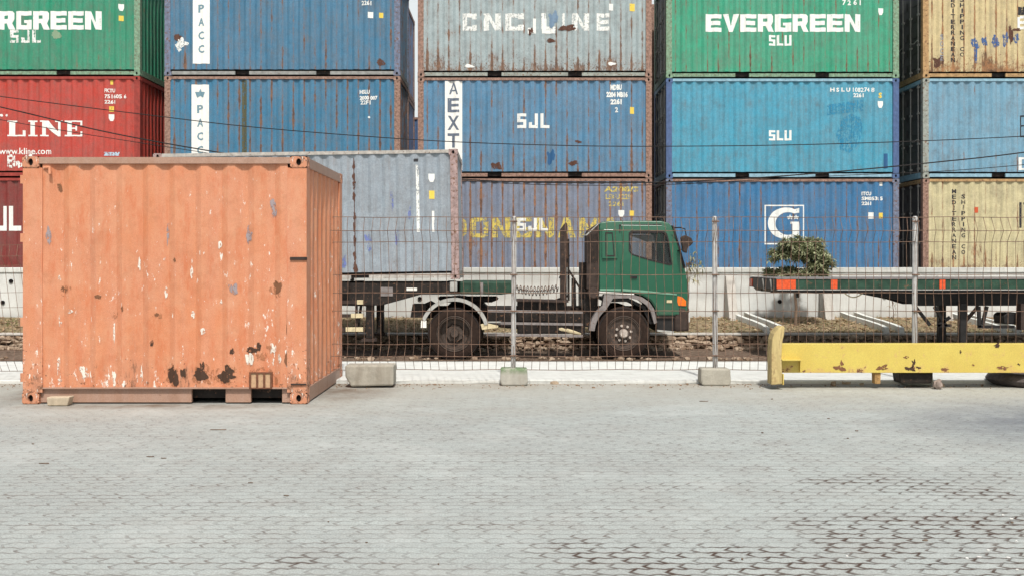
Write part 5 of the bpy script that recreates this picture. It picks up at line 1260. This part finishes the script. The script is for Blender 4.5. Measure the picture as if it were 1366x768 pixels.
for a_ in ((1120, 491, 8, 4, 1), (1124, 484, 3, 5, 3), (1073, 495, 3, 1.5, 5), (1178, 491, 10, 4, 7), (1215, 492, 6, 3.5, 2), (1220, 484, 3, 5, 4), (1226, 490, 4, 2, 6), (1262, 493, 7, 2.5, 9), (1283, 469, 1.6, 2.4, 8), (1331, 461, 4.5, 3.5, 10), (1300, 487, 2, 1.5, 11), (1340, 491, 9, 3, 13), (1361, 486, 2, 2, 12), (1210, 477, 3, 2, 15)): chip(*a_)
pxs = [(1027, 512), (1027, 470), (1028, 452), (1030.5, 444), (1036, 437), (1042.5, 433.5), (1045, 436), (1044, 445), (1041.5, 455), (1040.6, 475), (1041.2, 490), (1041.5, 511)]
def wornwood():
    n = NT('worn_yellow_end_plate'); a = n.noise(n.obj, 1, 5, .7, stretch=(22, 22, 3)); b = n.noise(n.obj, 7, 4, .7)
    k = n.mix(n.ramp(a, .35, .62), (.42, .33, .15), (.58, .47, .22)); k = n.mix(n.ramp(a, .56, .64, 0, .8), k, (.15, .09, .05)); k = n.mix(n.ramp(b, .55, .7, 0, .6), k, (.25, .14, .07))
    n.bump(a, .6, .015); return n.done(k, .75, spec=.25)
M['endplate'] = wornwood()
MB().prism(Yp(pxs), YD-.08, YD+.14).build('end_plate', M['endplate'], yb, bevel=.012)
MB().prism(Yp([(1041.6, 497.3), (1043, 497.3), (1043, 511.5), (1041.6, 511.5)]), YD-.1, YD+.3).build('end_rib', M['yellow'], yb)
MB().prism(Yp([(1168.5, 497.2), (1177, 497.2), (1176.5, 512), (1169, 512)]), YD+.05, YD+.16).build('support_leg', simple('rusty_yellow_leg', (.38, .23, .09), .7, .4, 14, rust=.4), yb, bevel=.005)
o = MB().prism(Yp([(1203, 497.6), (1249, 497.6), (1247, 512), (1205, 512)]), YD+.09, YD+.34).build('timber_block', M['steel_dark'], bevel=.012); own(o, (PX(1226, 0, YD)[0], YD+.2, 0)); props(o, 'dark timber block under the middle of the yellow beam', 'timber block')
mb_ = MB(); X, Y, Z = PX(1252, 507, YD-.02); blobmesh(mb_, X, YD, .055, .05, .06, .058, 4, 3, .35); o = mb_.build('rock', simple('grey_brown_rock', (.30, .24, .21), .85, .4, 18, bump=.5), smooth=False); own(o, (X, YD, 0)); props(o, 'small grey rock under the yellow beam beside the timber block', 'rock')
mb_ = MB().lathe([(.28, -.0), (.42, -.0), (.47, .03), (.5, .07), (.47, .115), (.42, .145), (.28, .145), (.25, .07), (.28, 0)], 0, 0, 40, 0)
mb_.v = [(a, c, b+.003) for a, b, c in mb_.v]; o = mb_.build('old_tyre', simple('old_tyre_rubber', (.10, .085, .08), .85, .4, 14), smooth=True); o.location = (PX(1332, 0, 13.2)[0]+.5, 13.5-.02, 0); props(o, 'old tyre lying flat under the right end of the yellow beam', 'tyre')

# debris along the kerb
db = MB()
for i in range(900):
    x = rr.uniform(-7, 7.5); y = 13.5-abs(rr.gauss(0, .22))
    if mnoise.noise((x*1.3, 2, 1)) < rr.uniform(-.4, .3): continue
    s_ = rr.uniform(.003, .009)*(2 if rr.random() < .06 else 1); blobmesh(db, x, y, s_*.5, s_*1.4, s_, s_*.7, i, 1)
o = db.build('kerb_grit', simple('kerb_grit_stone', (.26, .18, .12), .9, .4, 30)); props(o, 'brown grit and crumbs along the kerb foot', 'grit', kind='stuff')
def flat_bit(name, px, py, lpx, wpx, mat, label, cat, group, seed, hgt=.005, rot=0):
    d = CAMZ*F/(py-HZ); X = (px-683)*d/F; l = lpx*d/F; w_ = wpx*d/F*2.2
    rj = random.Random(seed); n = 9; top = []; mb = MB()
    pts = [(X+l/2*math.cos(q)*rj.uniform(.6, 1.1), d+w_/2*math.sin(q)*rj.uniform(.6, 1.1)) for q in [2*math.pi*k/n for k in range(n)]]
    base = [(a, b, .002) for a, b in pts]; up = [(a*.96+X*.04, b*.96+d*.04, .004+hgt*(.4+.6*rj.random())) for a, b in pts]
    mb.add(base+up, [tuple(range(n-1, -1, -1)), tuple(range(n, 2*n))]+[(i, (i+1) % n, (i+1) % n+n, i+n) for i in range(n)])
    o_ = mb.build(name, mat); own(o_, (X, d, 0)); o_.rotation_euler = (0, 0, rot); props(o_, label, cat, group); return o_
DL = simple('dry_leaf_brown', (.17, .13, .10), .9, .4, 30); WP = simple('scrap_white', (.7, .7, .68), .7, .1, 30)
G1 = 'dead leaves and twigs scattered on the paving'
for i, (px, py, l, w_) in enumerate(((291, 573, 22, 1.6), (201, 609, 12, 1.8), (218, 611, 8, 1.5), (60, 618, 16, 2), (44, 592, 4, 1.5), (1030, 532, 3, 1.5), (938, 535, 14, 1.3), (1105, 558, 5, 1.3), (1143, 574.5, 6, 1.3), (1131, 584.5, 4, 1.2), (1017, 577, 4, 2), (438, 696, 3, 1.3), (489, 724, 4, 1.2), (585, 753, 3, 1.2), (382, 661, 10, 1.1), (334, 644, 7, 1.1), (990, 746, 4, 3), (1234, 721, 9, 2), (1350, 697, 6, 3), (1277, 693, 4, 2))):
    flat_bit('dry_leaf', px, py, l, w_, DL, 'small brown dead leaf or twig lying on the grey paving', 'leaf', G1, i)
for i, (px, py, l, w_) in enumerate(((1290, 745, 5, 2.4), (1306, 743, 7, 1.6), (1318, 734, 5, 1.6), (1345, 744, 7, 1.4), (1349, 692, 5, 2), (1338, 687, 4, 1.2), (1356, 722, 4, 1.2), (1130, 742, 4, 1.2), (1357, 760, 4, 1.2))):
    flat_bit('paper_scrap', px, py, l, w_, WP, 'tiny white scrap lying on the paving at lower right', 'litter', 'white scraps on the paving', 50+i, .004)
for i, (px, py, l, w_) in enumerate(((1130, 510.5, 14, 2.5), (1112, 511, 8, 2), (1150, 512, 7, 2), (740, 510.5, 13, 3), (1257, 514, 7, 2.4))):
    flat_bit('stone_chip', px, py+1.5, l, w_, simple('stone_chip', (.42, .33, .24), .85, .3, 30) if i == 0 else bpy.data.materials['stone_chip'], 'pale stone chip lying at the kerb foot', 'stone', 'stone chips at the kerb foot', 80+i, .04)

# ------------------------------------------------------------------ overhead cables
def cable(name, label, pts, d, r_):
    P3 = []
    for i in range(len(pts)-1):
        p0 = pts[max(i-1, 0)]; p1 = pts[i]; p2 = pts[i+1]; p3 = pts[min(i+2, len(pts)-1)]
        for k in range(8):
            t_ = k/8; q = [.5*((2*p1[a])+(-p0[a]+p2[a])*t_+(2*p0[a]-5*p1[a]+4*p2[a]-p3[a])*t_*t_+(-p0[a]+3*p1[a]-3*p2[a]+p3[a])*t_**3) for a in (0, 1)]
            P3.append(PX(q[0], q[1], d))
    P3.append(PX(*pts[-1], d))
    o_ = MB().tube(P3, r_, 6).build(name, M['cable'], smooth=True); own(o_, P3[0]); props(o_, label, 'cable', 'cables slung across the container stacks'); return o_
cable('overhead_cable', 'thin upper cable crossing the whole picture in front of the middle row', [(-1500, -90), (-260, 95), (0, 129), (200, 154), (350, 171), (560, 187), (720, 193.5), (870, 195.5), (1100, 192.5), (1366, 182), (1620, 164), (2900, 60)], 25.4, .010)
cable('overhead_cable', 'thick lower cable dipping from the red container behind the trailer load', [(-1500, -170), (-260, 85), (0, 143), (150, 178), (310, 206.5), (450, 226), (610, 239), (720, 243.5), (870, 243.5), (1000, 238), (1130, 228), (1250, 216.5), (1366, 203.5), (1620, 168), (2900, -20)], 25.6, .014)
cable('overhead_cable', 'lowest thin cable sagging just above the truck cab', [(-1500, -130), (-260, 105), (0, 160), (300, 208), (450, 229), (610, 240.5), (720, 246.5), (870, 247), (1000, 241), (1130, 234), (1250, 229), (1366, 220), (1620, 196), (2900, 60)], 25.9, .008)
